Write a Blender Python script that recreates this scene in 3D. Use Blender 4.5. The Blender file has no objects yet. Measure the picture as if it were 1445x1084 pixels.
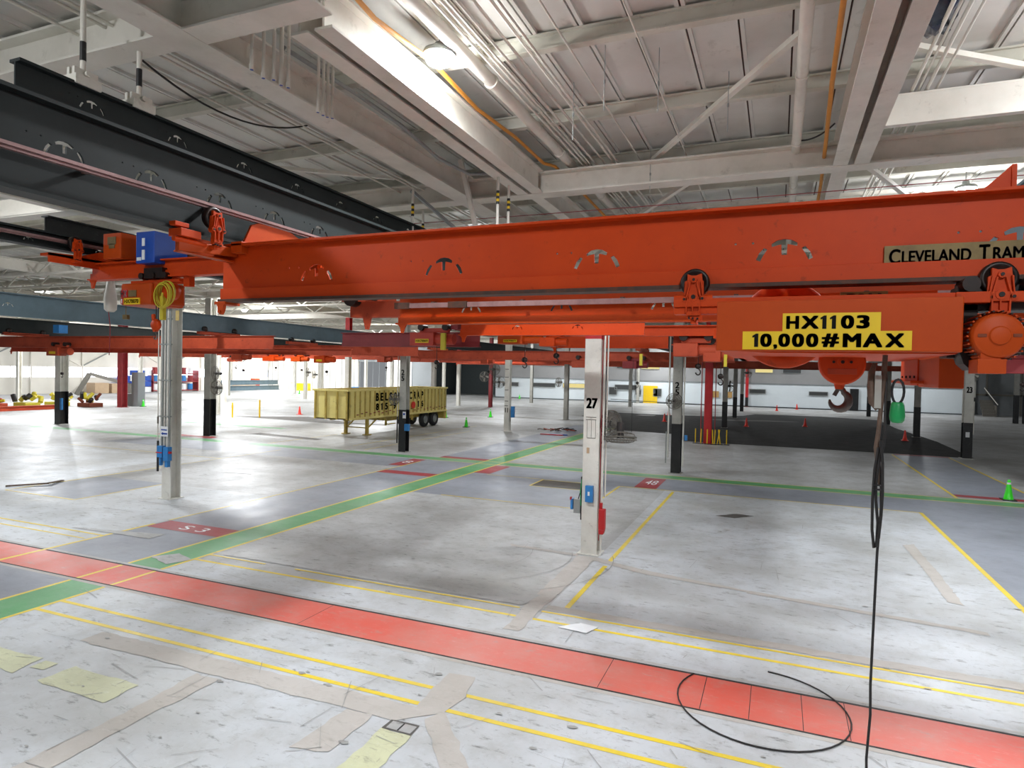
import bpy, math, random
from mathutils import Matrix, Vector
random.seed(4)
PI = math.pi
sc = bpy.context.scene
col = sc.collection
H = 3.75

# ------------------------------------------------------------------ materials
def rgb(r, g, b):
    f = lambda c: (c / 255) / 12.92 if c / 255 <= .04045 else ((c / 255 + .055) / 1.055) ** 2.4
    return (f(r), f(g), f(b), 1)

def mat(name, c, rough=.5, metal=0., dirt=None, amt=.35, scale=3., bump=0., spots=None, spot_amt=.0, spot_scale=14., stretch=None):
    m = bpy.data.materials.new(name); m.use_nodes = True
    nt = m.node_tree; N = nt.nodes; L = nt.links
    b = N['Principled BSDF']
    b.inputs['Roughness'].default_value = rough; b.inputs['Metallic'].default_value = metal
    c = rgb(*c)
    if dirt is None:
        dirt = tuple(x * .72 for x in c[:3]) + (1,)
    else:
        dirt = rgb(*dirt)
    g = N.new('ShaderNodeNewGeometry')
    vec = g.outputs['Position']
    if stretch:
        mp = N.new('ShaderNodeMapping'); mp.inputs['Scale'].default_value = stretch
        L.new(vec, mp.inputs['Vector']); vec = mp.outputs['Vector']
    n = N.new('ShaderNodeTexNoise'); n.inputs['Scale'].default_value = scale; n.inputs['Detail'].default_value = 6
    n.inputs['Roughness'].default_value = .65
    L.new(vec, n.inputs['Vector'])
    r = N.new('ShaderNodeMapRange'); r.inputs['From Min'].default_value = .42; r.inputs['From Max'].default_value = .78
    r.inputs['To Max'].default_value = amt
    L.new(n.outputs['Fac'], r.inputs['Value'])
    mx = N.new('ShaderNodeMix'); mx.data_type = 'RGBA'
    mx.inputs['A'].default_value = c; mx.inputs['B'].default_value = dirt
    L.new(r.outputs['Result'], mx.inputs['Factor'])
    out = mx.outputs['Result']
    if spots:
        n2 = N.new('ShaderNodeTexNoise'); n2.inputs['Scale'].default_value = spot_scale; n2.inputs['Detail'].default_value = 8
        n2.inputs['Roughness'].default_value = .7
        L.new(vec, n2.inputs['Vector'])
        r2 = N.new('ShaderNodeMapRange'); r2.inputs['From Min'].default_value = .60; r2.inputs['From Max'].default_value = .68
        r2.inputs['To Max'].default_value = spot_amt
        L.new(n2.outputs['Fac'], r2.inputs['Value'])
        m2 = N.new('ShaderNodeMix'); m2.data_type = 'RGBA'; m2.inputs['B'].default_value = rgb(*spots)
        L.new(out, m2.inputs['A']); L.new(r2.outputs['Result'], m2.inputs['Factor'])
        out = m2.outputs['Result']
    L.new(out, b.inputs['Base Color'])
    if bump:
        bp = N.new('ShaderNodeBump'); bp.inputs['Strength'].default_value = bump; bp.inputs['Distance'].default_value = .01
        L.new(n.outputs['Fac'], bp.inputs['Height']); L.new(bp.outputs['Normal'], b.inputs['Normal'])
    return m

def emit(name, c, s):
    m = bpy.data.materials.new(name); m.use_nodes = True
    nt = m.node_tree; nt.nodes.clear()
    e = nt.nodes.new('ShaderNodeEmission'); e.inputs['Color'].default_value = rgb(*c); e.inputs['Strength'].default_value = s
    o = nt.nodes.new('ShaderNodeOutputMaterial'); nt.links.new(e.outputs[0], o.inputs[0])
    return m

def floor_mat(name, c, dirt, amt, spots, spot_amt, rough=.42, scr=.5, hue=None):
    """worn painted concrete: broad stains, scuffs in two directions, fine cracks"""
    m = bpy.data.materials.new(name); m.use_nodes = True
    nt = m.node_tree; N = nt.nodes; L = nt.links
    b = N['Principled BSDF']
    g = N.new('ShaderNodeNewGeometry')
    def noise(scale, detail, st=(1, 1, 1), rot=0, rg=.6):
        mp = N.new('ShaderNodeMapping'); mp.inputs['Scale'].default_value = st; mp.inputs['Rotation'].default_value = (0, 0, rot)
        L.new(g.outputs['Position'], mp.inputs['Vector'])
        n = N.new('ShaderNodeTexNoise'); n.inputs['Scale'].default_value = scale; n.inputs['Detail'].default_value = detail
        n.inputs['Roughness'].default_value = rg
        L.new(mp.outputs['Vector'], n.inputs['Vector']); return n.outputs['Fac']
    def ramp(f, a, z, to):
        r = N.new('ShaderNodeMapRange'); r.inputs['From Min'].default_value = a; r.inputs['From Max'].default_value = z
        r.inputs['To Max'].default_value = to; L.new(f, r.inputs['Value']); return r.outputs['Result']
    def mix(a, colr, fac):
        x = N.new('ShaderNodeMix'); x.data_type = 'RGBA'
        if isinstance(a, tuple): x.inputs['A'].default_value = a
        else: L.new(a, x.inputs['A'])
        x.inputs['B'].default_value = colr; L.new(fac, x.inputs['Factor']); return x.outputs['Result']
    o = mix(rgb(*c), rgb(*dirt), ramp(noise(.35, 6), .40, .70, amt))
    o = mix(o, rgb(*dirt), ramp(noise(2.2, 8, rg=.7), .48, .75, amt * .8))
    o = mix(o, rgb(*spots), ramp(noise(3.2, 10, (1, 2.6, 1), .5, .75), .555, .68, spot_amt))
    o = mix(o, rgb(*spots), ramp(noise(7, 9, (2.8, 1, 1), -.3, .8), .58, .69, spot_amt * scr))
    o = mix(o, rgb(240, 243, 246), ramp(noise(4.5, 9, (1, 3, 1), 1.1, .8), .56, .70, .4 * scr))
    # fine scratches
    w = N.new('ShaderNodeTexVoronoi'); w.feature = 'DISTANCE_TO_EDGE'; w.inputs['Scale'].default_value = 1.1
    mp = N.new('ShaderNodeMapping'); mp.inputs['Scale'].default_value = (1, 2.2, 1); mp.inputs['Rotation'].default_value = (0, 0, .35)
    L.new(g.outputs['Position'], mp.inputs['Vector'])
    nn = N.new('ShaderNodeTexNoise'); nn.inputs['Scale'].default_value = 2.0; L.new(mp.outputs['Vector'], nn.inputs['Vector'])
    va = N.new('ShaderNodeVectorMath'); va.operation = 'MULTIPLY_ADD'; va.inputs[1].default_value = (.6, .6, .6)
    L.new(nn.outputs['Color'], va.inputs[0]); L.new(mp.outputs['Vector'], va.inputs[2]); L.new(va.outputs[0], w.inputs['Vector'])
    inv = N.new('ShaderNodeMapRange'); inv.inputs['From Min'].default_value = 0; inv.inputs['From Max'].default_value = .012
    inv.inputs['To Min'].default_value = .35 * scr; inv.inputs['To Max'].default_value = 0
    L.new(w.outputs['Distance'], inv.inputs['Value'])
    gate = N.new('ShaderNodeMath'); gate.operation = 'MULTIPLY'
    L.new(inv.outputs['Result'], gate.inputs[0]); L.new(ramp(noise(.9, 3), .45, .6, 1.), gate.inputs[1])
    o = mix(o, rgb(*spots), gate.outputs[0])
    L.new(o, b.inputs['Base Color'])
    rr = N.new('ShaderNodeMapRange'); rr.inputs['To Min'].default_value = rough - .12; rr.inputs['To Max'].default_value = rough + .25
    L.new(noise(1.3, 6), rr.inputs['Value']); L.new(rr.outputs['Result'], b.inputs['Roughness'])
    bp = N.new('ShaderNodeBump'); bp.inputs['Strength'].default_value = .12; bp.inputs['Distance'].default_value = .01
    L.new(noise(9, 8), bp.inputs['Height']); L.new(bp.outputs['Normal'], b.inputs['Normal'])
    return m

M = {}
M['orange'] = mat('orange_paint', (202, 67, 12), .5, 0, (176, 52, 10), .55, 1.6, 0, (96, 40, 18), .35, 9)
M['orange2'] = mat('orange_paint_bright', (186, 69, 12), .5, 0, (166, 56, 10), .5, 2.5, 0, (110, 45, 20), .2, 12)
M['redorange'] = mat('faded_red_orange_paint', (186, 78, 50), .5, 0, (130, 44, 28), .7, 1.5, 0, (70, 30, 22), .5, 6)
M['grime'] = mat('rusty_grime', (70, 52, 44), .6, .3, (112, 60, 36), .8, 14)
M['greasy'] = mat('black_grease', (30, 24, 22), .4, .3, (58, 32, 20), .8, 12)
M['steel'] = mat('dark_green_grey_steel', (36, 42, 42), .55, 0, (26, 31, 31), .7, 2.5, 0, (52, 56, 56), .2, 8)
M['steel_blue_and_lit'] = mat('blue_grey_and_lit_steel', (96, 116, 126), .45, .1, (70, 86, 94), .6, 1.5)  # blue-grey steel, also the painted lit look of one dark runway
M['metal'] = mat('bare_steel', (170, 170, 165), .35, .8)
M['chrome'] = mat('worn_hook_steel', (112, 104, 98), .4, .6, (70, 52, 44), .8, 14)
M['rail'] = mat('brown_conductor_rail', (150, 118, 116), .45, .3, (100, 68, 64), .7, 5)
M['white'] = mat('old_white_paint', (222, 219, 210), .55, 0, (188, 184, 172), .6, 1.2, 0, (150, 146, 136), .35, 5)
M['colwhite'] = mat('column_white_paint', (226, 224, 216), .5, 0, (180, 176, 166), .55, 2, 0, (120, 116, 108), .35, 7)
M['colgrey'] = mat('column_grey_white_paint', (176, 174, 166), .55, 0, (134, 132, 124), .7, 2, 0, (96, 92, 86), .45, 7)
M['deck'] = mat('roof_deck_paint', (216, 214, 208), .6, 0, (180, 177, 168), .6, .6, 0, (150, 147, 138), .3, 2.5)
M['purlin'] = mat('purlin_paint', (204, 202, 190), .6, 0, (160, 157, 142), .7, .8, 0, (126, 122, 108), .4, 4)
M['beam'] = mat('roof_beam_paint', (228, 224, 214), .5, 0, (172, 168, 152), .6, .9, 0, (142, 136, 118), .3, 3)
M['black'] = mat('black_paint', (26, 27, 29), .4, 0, (52, 52, 52), .6, 3, 0, (110, 108, 104), .25, 9)
M['blacktext'] = mat('black_lettering', (8, 8, 8), .8)
M['red'] = mat('red_paint', (190, 32, 36), .42, 0, (140, 22, 26), .6, 2)
M['brick'] = mat('brick_red_paint', (196, 62, 44), .5, 0, (150, 44, 32), .5, 3)
M['maroon'] = mat('dark_red_paint', (150, 44, 48), .5, 0, (100, 28, 32), .6, 2)
M['yellow'] = mat('yellow_sign', (236, 196, 24), .45, 0, (214, 176, 20), .3, 3)
M['brass'] = mat('worn_brass_plate', (124, 104, 62), .5, .3, (96, 78, 48), .8, 9)
M['tan'] = mat('tan_label', (200, 176, 110), .6)
M['gaspipe'] = mat('yellow_orange_hose', (206, 138, 52), .5, 0, (170, 104, 36), .5, 4)
M['blue'] = mat('blue_enamel', (22, 74, 170), .35, 0, (16, 52, 130), .5, 4)
M['ltblue'] = mat('light_blue_enamel', (48, 128, 196), .4, 0, (34, 96, 150), .5, 6)
M['green'] = mat('green_plastic', (26, 150, 82), .4, 0, (16, 110, 60), .5, 12)
M['conegreen'] = mat('lime_cone_plastic', (60, 240, 40), .4)
M['conered'] = mat('red_cone_plastic', (240, 56, 40), .4)
M['cord'] = mat('black_rubber', (34, 32, 32), .5, 0, (66, 58, 54), .5, 30)
M['brownhose'] = mat('dirty_brown_strap', (104, 84, 70), .6, 0, (64, 48, 40), .8, 14)
M['yellowcord'] = mat('yellow_cord', (206, 190, 50), .5)
M['trailer'] = mat('mustard_trailer_paint', (246, 230, 146), .5, 0, (206, 186, 100), .6, .8, 0, (120, 84, 40), .35, 3)
M['trailerfr'] = mat('trailer_frame_paint', (206, 182, 92), .5, 0, (110, 84, 36), .7, 3)
M['rust'] = mat('rust', (126, 62, 38), .8, 0, (84, 40, 26), .7, 6)
M['tyre'] = mat('tyre_rubber', (44, 44, 46), .7)
M['greybox'] = mat('grey_enamel', (150, 154, 152), .45, .1, (118, 122, 120), .5, 6)
M['guard'] = mat('dusty_fan_guard', (128, 124, 116), .5, .5, (92, 86, 78), .6, 12)
M['white2'] = mat('clean_white', (236, 238, 240), .5)
M['wall_up'] = mat('upper_wall_panel', (150, 150, 150), .6, 0, (128, 128, 128), .5, .3)
M['wall_low'] = mat('lower_wall_paint', (218, 226, 230), .55, 0, (196, 205, 210), .5, .3)
M['wall_cream'] = mat('cream_wall_panel', (236, 232, 222), .6, 0, (214, 208, 196), .5, .3)
M['wall_grey'] = mat('grey_wall', (128, 132, 134), .6, 0, (104, 108, 110), .5, .3)
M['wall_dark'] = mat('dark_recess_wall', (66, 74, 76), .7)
M['darkglass'] = mat('dark_window_glass', (70, 72, 72), .2)
M['litglass'] = emit('lit_window', (255, 236, 160), .75)
M['daylight'] = emit('daylight_glazing', (236, 240, 255), 5.)
M['lamp'] = emit('lamp_lens', (240, 247, 255), 80.)
M['lampdim'] = emit('lamp_lens_small', (240, 247, 255), 8.)
M['wood'] = mat('wood_board', (178, 140, 84), .6)
M['plastic_dark'] = mat('dark_plastic_sheet', (30, 34, 52), .2, 0, (80, 90, 120), .5, 6)
M['cardboard'] = mat('cardboard', (186, 160, 130), .7)
for k in ('orange', 'orange2', 'redorange', 'steel', 'blacktext'): M[k].node_tree.nodes['Principled BSDF'].inputs['Specular IOR Level'].default_value = .25
# floor family
M['f_scuff'] = mat('floor_scuff_marks', (166, 166, 164), .6, 0, (124, 122, 118), .8, 6)
M['f_unlit'] = None
M['f_base'] = floor_mat('floor_light_paint', (204, 208, 213), (168, 168, 165), .95, (108, 108, 106), .85)
M['f_mid'] = floor_mat('floor_worn_grey', (188, 189, 190), (146, 144, 139), .95, (92, 90, 86), .8)
M['f_blue'] = floor_mat('floor_blue_grey_lane', (152, 157, 168), (124, 127, 134), .7, (96, 96, 98), .35, .38, .25)
M['f_green'] = floor_mat('floor_green_lane', (88, 160, 100), (118, 160, 122), .8, (84, 122, 90), .5, .38, .3)
M['f_red'] = floor_mat('floor_red_lane', (220, 92, 76), (202, 132, 120), .95, (176, 144, 134), .7, .38, .35)
M['f_redd'] = floor_mat('floor_dark_red_block', (170, 54, 62), (142, 66, 70), .7, (140, 110, 110), .5, .4, .3)
M['f_yel'] = floor_mat('floor_yellow_line', (240, 212, 60), (206, 182, 84), .8, (160, 146, 96), .45, .4, .2)
M['f_tan'] = floor_mat('floor_bare_concrete', (196, 191, 186), (172, 166, 158), .9, (132, 126, 118), .5, .6, .4)
M['f_lem'] = floor_mat('floor_pale_yellow', (214, 216, 178), (184, 184, 156), .8, (120, 116, 96), .7, .5, .8)
M['f_black'] = mat('floor_black_joint', (38, 36, 36), .7, 0, (90, 86, 84), .7, 5)
M['f_unlit'] = floor_mat('floor_unlit_dark', (38, 37, 37), (30, 29, 29), .8, (24, 24, 24), .5, .75, .08)  # lack of light put into the colour of the unlit floor zone
M['f_dark'] = floor_mat('floor_dark_stain', (96, 92, 88), (70, 66, 62), .8, (48, 46, 44), .6, .5, .3)

# ------------------------------------------------------------------ mesh builder
class MB:
    def __init__(s): s.v = []; s.f = []; s.m = []; s.sm = []
    def add(s, vs, fs, m=0, smooth=False):
        k = len(s.v); s.v += [tuple(p) for p in vs]
        for f in fs: s.f.append([i + k for i in f]); s.m.append(m); s.sm.append(smooth)
        return s
    def box(s, x0, x1, y0, y1, z0, z1, m=0):
        p = [(x, y, z) for x in (x0, x1) for y in (y0, y1) for z in (z0, z1)]
        return s.add(p, [(0, 1, 3, 2), (4, 6, 7, 5), (0, 4, 5, 1), (2, 3, 7, 6), (0, 2, 6, 4), (1, 5, 7, 3)], m)
    def prism(s, poly, plane, a, b, m=0):
        n = len(poly)
        mk = {'xz': lambda p, t: (p[0], t, p[1]), 'yz': lambda p, t: (t, p[0], p[1]), 'xy': lambda p, t: (p[0], p[1], t)}[plane]
        vs = [mk(p, a) for p in poly] + [mk(p, b) for p in poly]
        fs = [tuple(range(n)), tuple(range(2 * n - 1, n - 1, -1))] + [(i, i + n, (i + 1) % n + n, (i + 1) % n) for i in range(n)]
        return s.add(vs, fs, m)
    def cyl(s, p0, p1, r, r1=None, n=12, m=0, cap=True):
        p0 = Vector(p0); p1 = Vector(p1); d = (p1 - p0).normalized()
        r1 = r if r1 is None else r1
        a = d.orthogonal().normalized(); b = d.cross(a)
        vs = []
        for P, R in ((p0, r), (p1, r1)):
            for i in range(n):
                t = 2 * PI * i / n; vs.append(P + (a * math.cos(t) + b * math.sin(t)) * R)
        s.add(vs, [(i, (i + 1) % n, (i + 1) % n + n, i + n) for i in range(n)], m, True)
        if cap: s.add(vs, [tuple(range(n - 1, -1, -1)), tuple(range(n, 2 * n))], m)
        return s
    def bar(s, p0, p1, w, h, m=0):
        p0 = Vector(p0); p1 = Vector(p1); d = (p1 - p0).normalized()
        up = Vector((0, 0, 1)) if abs(d.z) < .95 else Vector((0, 1, 0))
        a = d.cross(up).normalized() * w / 2; b = a.cross(d).normalized() * h / 2
        vs = [P + x * a + y * b for P in (p0, p1) for x, y in ((-1, -1), (1, -1), (1, 1), (-1, 1))]
        return s.add(vs, [(3, 2, 1, 0), (4, 5, 6, 7), (0, 1, 5, 4), (1, 2, 6, 5), (2, 3, 7, 6), (3, 0, 4, 7)], m)
    def tube(s, pts, r, n=8, m=0, closed=False):
        pts = [Vector(p) for p in pts]; N = len(pts); vs = []
        a = None
        for i, p in enumerate(pts):
            if closed: d = pts[(i + 1) % N] - pts[i - 1]
            else: d = pts[min(i + 1, N - 1)] - pts[max(i - 1, 0)]
            d.normalize()
            a = d.orthogonal() if a is None else a - d * a.dot(d)
            a.normalize(); b = d.cross(a)
            R = r[i] if isinstance(r, (list, tuple)) else r
            for k in range(n):
                t = 2 * PI * k / n; vs.append(p + (a * math.cos(t) + b * math.sin(t)) * R)
        fs = []
        for i in range(N if closed else N - 1):
            j = (i + 1) % N
            for k in range(n): fs.append((i * n + k, i * n + (k + 1) % n, j * n + (k + 1) % n, j * n + k))
        if not closed:
            s.add(vs, [tuple(range(n - 1, -1, -1)), tuple(range((N - 1) * n, N * n))], m)
        return s.add(vs, fs, m, True)
    def lathe(s, c, axis, prof, n=20, m=0):
        c = Vector(c); ax = {'x': Vector((1, 0, 0)), 'y': Vector((0, 1, 0)), 'z': Vector((0, 0, 1))}[axis]
        a = ax.orthogonal().normalized(); b = ax.cross(a); vs = []
        for r, h in prof:
            for k in range(n):
                t = 2 * PI * k / n; vs.append(c + ax * h + (a * math.cos(t) + b * math.sin(t)) * r)
        fs = [(i * n + k, i * n + (k + 1) % n, (i + 1) * n + (k + 1) % n, (i + 1) * n + k) for i in range(len(prof) - 1) for k in range(n)]
        return s.add(vs, fs, m, True)
    def ibeam(s, axis, a0, a1, c, zb, zt, w, tw=.02, tf=.03, m=0):
        if axis == 'y':
            s.box(c - w / 2, c + w / 2, a0, a1, zb, zb + tf, m); s.box(c - w / 2, c + w / 2, a0, a1, zt - tf, zt, m)
            s.box(c - tw / 2, c + tw / 2, a0, a1, zb + tf, zt - tf, m)
        else:
            s.box(a0, a1, c - w / 2, c + w / 2, zb, zb + tf, m); s.box(a0, a1, c - w / 2, c + w / 2, zt - tf, zt, m)
            s.box(a0, a1, c - tw / 2, c + tw / 2, zb + tf, zt - tf, m)
        return s
    def hsec(s, x, y, z0, z1, w=.34, d=.34, tf=.03, tw=.02, m=0):
        s.box(x - w / 2, x + w / 2, y - d / 2, y - d / 2 + tf, z0, z1, m)
        s.box(x - w / 2, x + w / 2, y + d / 2 - tf, y + d / 2, z0, z1, m)
        return s.box(x - tw / 2, x + tw / 2, y - d / 2 + tf, y + d / 2 - tf, z0, z1, m)
    def mesh(s, me, fn, m=0):
        vs = [fn(v.co) for v in me.vertices]
        return s.add(vs, [tuple(p.vertices) for p in me.polygons], m)
    def build(s, name, mats, parent=None, bevel=0):
        me = bpy.data.meshes.new(name); me.from_pydata(s.v, [], s.f)
        if not isinstance(mats, (list, tuple)): mats = [mats]
        for k in mats: me.materials.append(M[k] if isinstance(k, str) else k)
        me.polygons.foreach_set('material_index', s.m)
        me.polygons.foreach_set('use_smooth', s.sm)
        me.update()
        o = bpy.data.objects.new(name, me); col.objects.link(o)
        if parent:
            o.parent = parent
            if parent.type == 'EMPTY': o.matrix_parent_inverse = Matrix.LocRotScale(parent.location, parent.rotation_euler, None).inverted()
        if bevel:
            b = o.modifiers.new('bevel', 'BEVEL'); b.width = bevel; b.segments = 2; b.limit_method = 'ANGLE'; b.angle_limit = .7
        return o

def tag(o, label=None, cat=None, group=None, kind=None):
    if label: o['label'] = label
    if cat: o['category'] = cat
    if group: o['group'] = group
    if kind: o['kind'] = kind
    return o
def thing(name, label, cat, loc, group=None):
    o = bpy.data.objects.new(name, None); col.objects.link(o); o.location = loc; o.empty_display_size = .1
    return tag(o, label, cat, group)
def dup(root, loc, label, group=None, rz=None):
    r = root.copy(); col.objects.link(r); r.location = loc
    if rz is not None: r.rotation_euler = (0, 0, rz)
    r['label'] = label
    if 'group' in r: del r['group']
    if group: r['group'] = group
    for ch in list(root.children):
        c = ch.copy(); col.objects.link(c); c.parent = r
        for g in list(ch.children):
            d = g.copy(); col.objects.link(d); d.parent = c
    return r

def curve_mesh(cu):
    o = bpy.data.objects.new('tmp', cu); col.objects.link(o)
    dg = bpy.context.evaluated_depsgraph_get(); dg.update()
    me = bpy.data.meshes.new_from_object(o.evaluated_get(dg))
    bpy.data.objects.remove(o); return me

def plate(outer, holes, t):
    cu = bpy.data.curves.new('plate', 'CURVE'); cu.dimensions = '2D'; cu.fill_mode = 'BOTH'; cu.extrude = t / 2
    for poly in [outer] + holes:
        sp = cu.splines.new('POLY'); sp.points.add(len(poly) - 1); sp.use_cyclic_u = True
        for i, p in enumerate(poly): sp.points[i].co = (p[0], p[1], 0, 1)
    return curve_mesh(cu)

TBAR = [(-.086, -.008), (-.045, .017), (0, .024), (.045, .017), (.086, -.008), (.08, -.03), (.04, -.018), (.02, -.014), (.017, -.09), (-.017, -.09), (-.02, -.014), (-.04, -.018), (-.08, -.03)]
def circ(cx, cy, r, n=8): return [(cx + r * math.cos(2 * PI * i / n), cy + r * math.sin(2 * PI * i / n)) for i in range(n)]
def t_holes(c, z, s=1., dots=True):
    H_ = [[(c + x * s, z + y * s) for x, y in TBAR]]
    for sg in (-1, 1):
        H_.append([(c + sg * x * s, z + y * s) for x, y in ((.112, -.045), (.136, -.03), (.168, -.07), (.188, -.118), (.16, -.13), (.138, -.086))])
    if dots: H_ += [circ(c - .33 * s, z + .004, .009 * s), circ(c - .21 * s, z + .004, .009 * s)]
    return H_
def web_y(mb, x, y0, y1, z0, z1, holes, t=.02, m=0):      # web of a beam running forward
    me = plate([(y0, z0), (y1, z0), (y1, z1), (y0, z1)], holes, t)
    mb.mesh(me, lambda v: (x + v.z, v.x, v.y), m)
def web_x(mb, y, x0, x1, z0, z1, holes, t=.02, m=0):
    me = plate([(x0, z0), (x1, z0), (x1, z1), (x0, z1)], holes, t)
    mb.mesh(me, lambda v: (v.x, y + v.z, v.y), m)

def glyphs(s, bold, spacing=1.):
    if s == '1':      # a one with a flag
        mb = MB(); mb.prism([(0, 0), (.2, 0), (.2, .72), (.08, .72), (-.1, .6), (-.1, .5), (0, .54)], 'xy', -.01, .01)
    else:
        cu = bpy.data.curves.new('glyph', 'FONT'); cu.body = s; cu.size = 1; cu.extrude = .01; cu.space_character = spacing
        m0 = curve_mesh(cu); mb = MB()
        for dx, dy in ((-bold, -bold * .5), (bold, bold * .5), (-bold, bold * .5), (bold, -bold * .5), (0, bold * .6), (0, -bold * .6)) if bold else ((0, 0),):
            mb.mesh(m0, lambda v: (v.x + dx, v.y + dy, v.z))
    me = bpy.data.meshes.new('glyph'); me.from_pydata(mb.v, [], mb.f); me.update(); return me
def char_row(name, items, z0, z1, depth, m, parent):
    out = MB()
    for ch, x0, x1 in items:
        me = glyphs(ch, .05)
        xs = [v.co.x for v in me.vertices]; ys = [v.co.y for v in me.vertices]; a, b, c, d = min(xs), max(xs), min(ys), max(ys)
        zz0, zz1 = (z0 - (z1 - z0) * .16, z0 + (z1 - z0) * .2) if ch == ',' else (z0, z1)
        out.mesh(me, lambda v: (x0 + (v.x - a) / (b - a) * (x1 - x0), depth - v.z * .1, zz0 + (v.y - c) / (d - c) * (zz1 - zz0)))
    return out.build(name, [m], parent)
def text(name, s, a0, a1, z0, z1, depth, m, parent=None, face='-y', bold=.02, spacing=1.):
    me = glyphs(s, bold, spacing)
    xs = [v.co.x for v in me.vertices]; ys = [v.co.y for v in me.vertices]
    X0, X1, Y0, Y1 = min(xs), max(xs), min(ys), max(ys)
    for v in me.vertices:
        u = a0 + (v.co.x - X0) / (X1 - X0) * (a1 - a0); w = z0 + (v.co.y - Y0) / (Y1 - Y0) * (z1 - z0); t = v.co.z * .1
        v.co = (u, depth - t, w) if face == '-y' else ((depth + t, u, w) if face == '+x' else (u, w, depth + t))
    me.materials.clear(); me.materials.append(M[m])
    o = bpy.data.objects.new(name, me); col.objects.link(o)
    if parent:
        o.parent = parent
        if parent.type == 'EMPTY': o.matrix_parent_inverse = Matrix.LocRotScale(parent.location, parent.rotation_euler, None).inverted()
    return o

# ------------------------------------------------------------------ floor
def build_floor():
    names = ['f_base', 'f_mid', 'f_blue', 'f_green', 'f_red', 'f_redd', 'f_yel', 'f_tan', 'f_lem', 'f_black', 'f_dark', 'white2', 'f_scuff', 'f_unlit']
    I = {n: i for i, n in enumerate(names)}
    mb = MB()
    mb.box(-84, 36, -14, 104, -.2, 0, I['f_mid'])
    lay = [0.]
    def quad(x0, x1, y0, y1, m, z=None):
        lay[0] += .00006
        z = z or (.0015 + lay[0])
        mb.add([(x0, y0, z), (x1, y0, z), (x1, y1, z), (x0, y1, z)], [(0, 1, 2, 3)], I[m])
    def poly(ps, m):
        lay[0] += .00006
        z = .0015 + lay[0]
        # make counter-clockwise
        ar = sum(ps[i][0] * ps[(i + 1) % len(ps)][1] - ps[(i + 1) % len(ps)][0] * ps[i][1] for i in range(len(ps)))
        if ar < 0: ps = ps[::-1]
        # subdivide edges with small wobble for worn outlines
        q = []
        for i in range(len(ps)):
            a = Vector(ps[i]); b = Vector(ps[(i + 1) % len(ps)]); L = (b - a).length; k = max(1, int(L / .12))
            for j in range(k):
                p = a.lerp(b, j / k); q.append((p.x + random.uniform(-.018, .018), p.y + random.uniform(-.018, .018)))
        mb.add([(x, y, z) for x, y in q], [tuple(range(len(q)))], I[m])
    def line_x(x0, x1, y, w=.09, m='f_yel'): quad(x0, x1, y - w / 2, y + w / 2, m)
    def line_y(x, y0, y1, w=.09, m='f_yel'): quad(x - w / 2, x + w / 2, y0, y1, m)
    # zones
    quad(-10.3, 12, -2, 9.2, 'f_base'); quad(-3.3, 3.85, 9.2, 21.3, 'f_base'); quad(-30, -13.5, 7.5, 19, 'f_base')
    quad(3.85, 5.4, 9.2, 21.3, 'f_blue'); quad(5.4, 14, 9.2, 23.6, 'f_blue')
    quad(-13.45, -11.2, -2, 7.45, 'f_blue'); quad(-13.45, -11.2, 8.4, 45, 'f_blue')
    quad(-30, -3.3, 21.3, 23.6, 'f_blue'); quad(-3.3, 14, 21.3, 23.6, 'f_blue')
    quad(-10.3, -4.9, 17.15, 21.3, 'f_blue'); quad(-20.7, -17.7, 11.8, 16.7, 'f_blue')
    quad(5.45, 7.85, 24.9, 37.3, 'f_blue'); quad(-22, -13.5, 14.6, 21.2, 'f_mid')
    poly([(-4.9, 37.9), (-3, 37.75), (2, 37.8), (9.0, 37.7), (9.2, 47), (8.6, 58), (8.8, 68), (4, 70.5), (-2, 69.6), (-3, 66), (-5, 63), (-9, 62), (-15.5, 62.3), (-16, 55), (-12, 51), (-11, 43), (-6, 42)], 'f_unlit')  # unlit floor area, its shade painted as a dark polygon
    # green walkways
    quad(-11.2, -10.34, -2, 7.46, 'f_green'); quad(-11.2, -10.34, 8.42, 44, 'f_green')
    quad(-40, 14, 23.75, 24.45, 'f_green')
    quad(-36, -27.7, 30.7, 31.3, 'f_green')
    for x in (-11.2, -10.34): line_y(x, -2, 44, .07)
    line_x(-13.4, 14, 23.72, .05); line_x(-13.4, 14, 24.48, .05)
    # red lane with black rail joints
    quad(-26, 12, 7.42, 8.42, 'f_red'); quad(-26, 12, 8.36, 8.44, 'f_tan')
    for x in (-11.2, -10.34, -13.47): line_y(x, 7.46, 8.34, .07)
    quad(-26, 12, 8.315, 8.36, 'f_black'); quad(-26, 12, 7.435, 7.475, 'f_black'); quad(-26, 12, 8.36, 8.42, 'f_mid')
    quad(-26, 12, 7.36, 7.44, 'f_tan')
    for x in (-6.4, -1.9, -.72, -.2, .35, .8): quad(x, x + .008, 7.48, 8.32, 'f_black')
    # yellow line pairs
    for y in (9.16,): line_x(-10.3, -3.62, y, .07); line_x(-3.35, 12, y, .07)
    line_x(-10.3, -8.9, 9.51, .05); line_x(-8.2, -3.7, 9.51, .05); line_x(-3.33, 12, 9.51, .06)
    for y, a in ((6.27, -10.3), (6.65, -10.3)): line_x(a, -3.62, y, .07); line_x(-3.28, 12, y, .07)
    line_x(-26, -13.47, 9.56, .06); line_x(-18, -13.6, 9.23, .05)
    line_y(-13.47, 7.5, 10.8); line_y(-13.47, 11.2, 23, .06)
    line_y(-3.01, 9.75, 12.3, .09); line_y(-3.01, 12.55, 21.1, .09); line_y(3.85, 13.1, 21.3, .1); line_y(3.85, 9.5, 13.1, .1)
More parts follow.
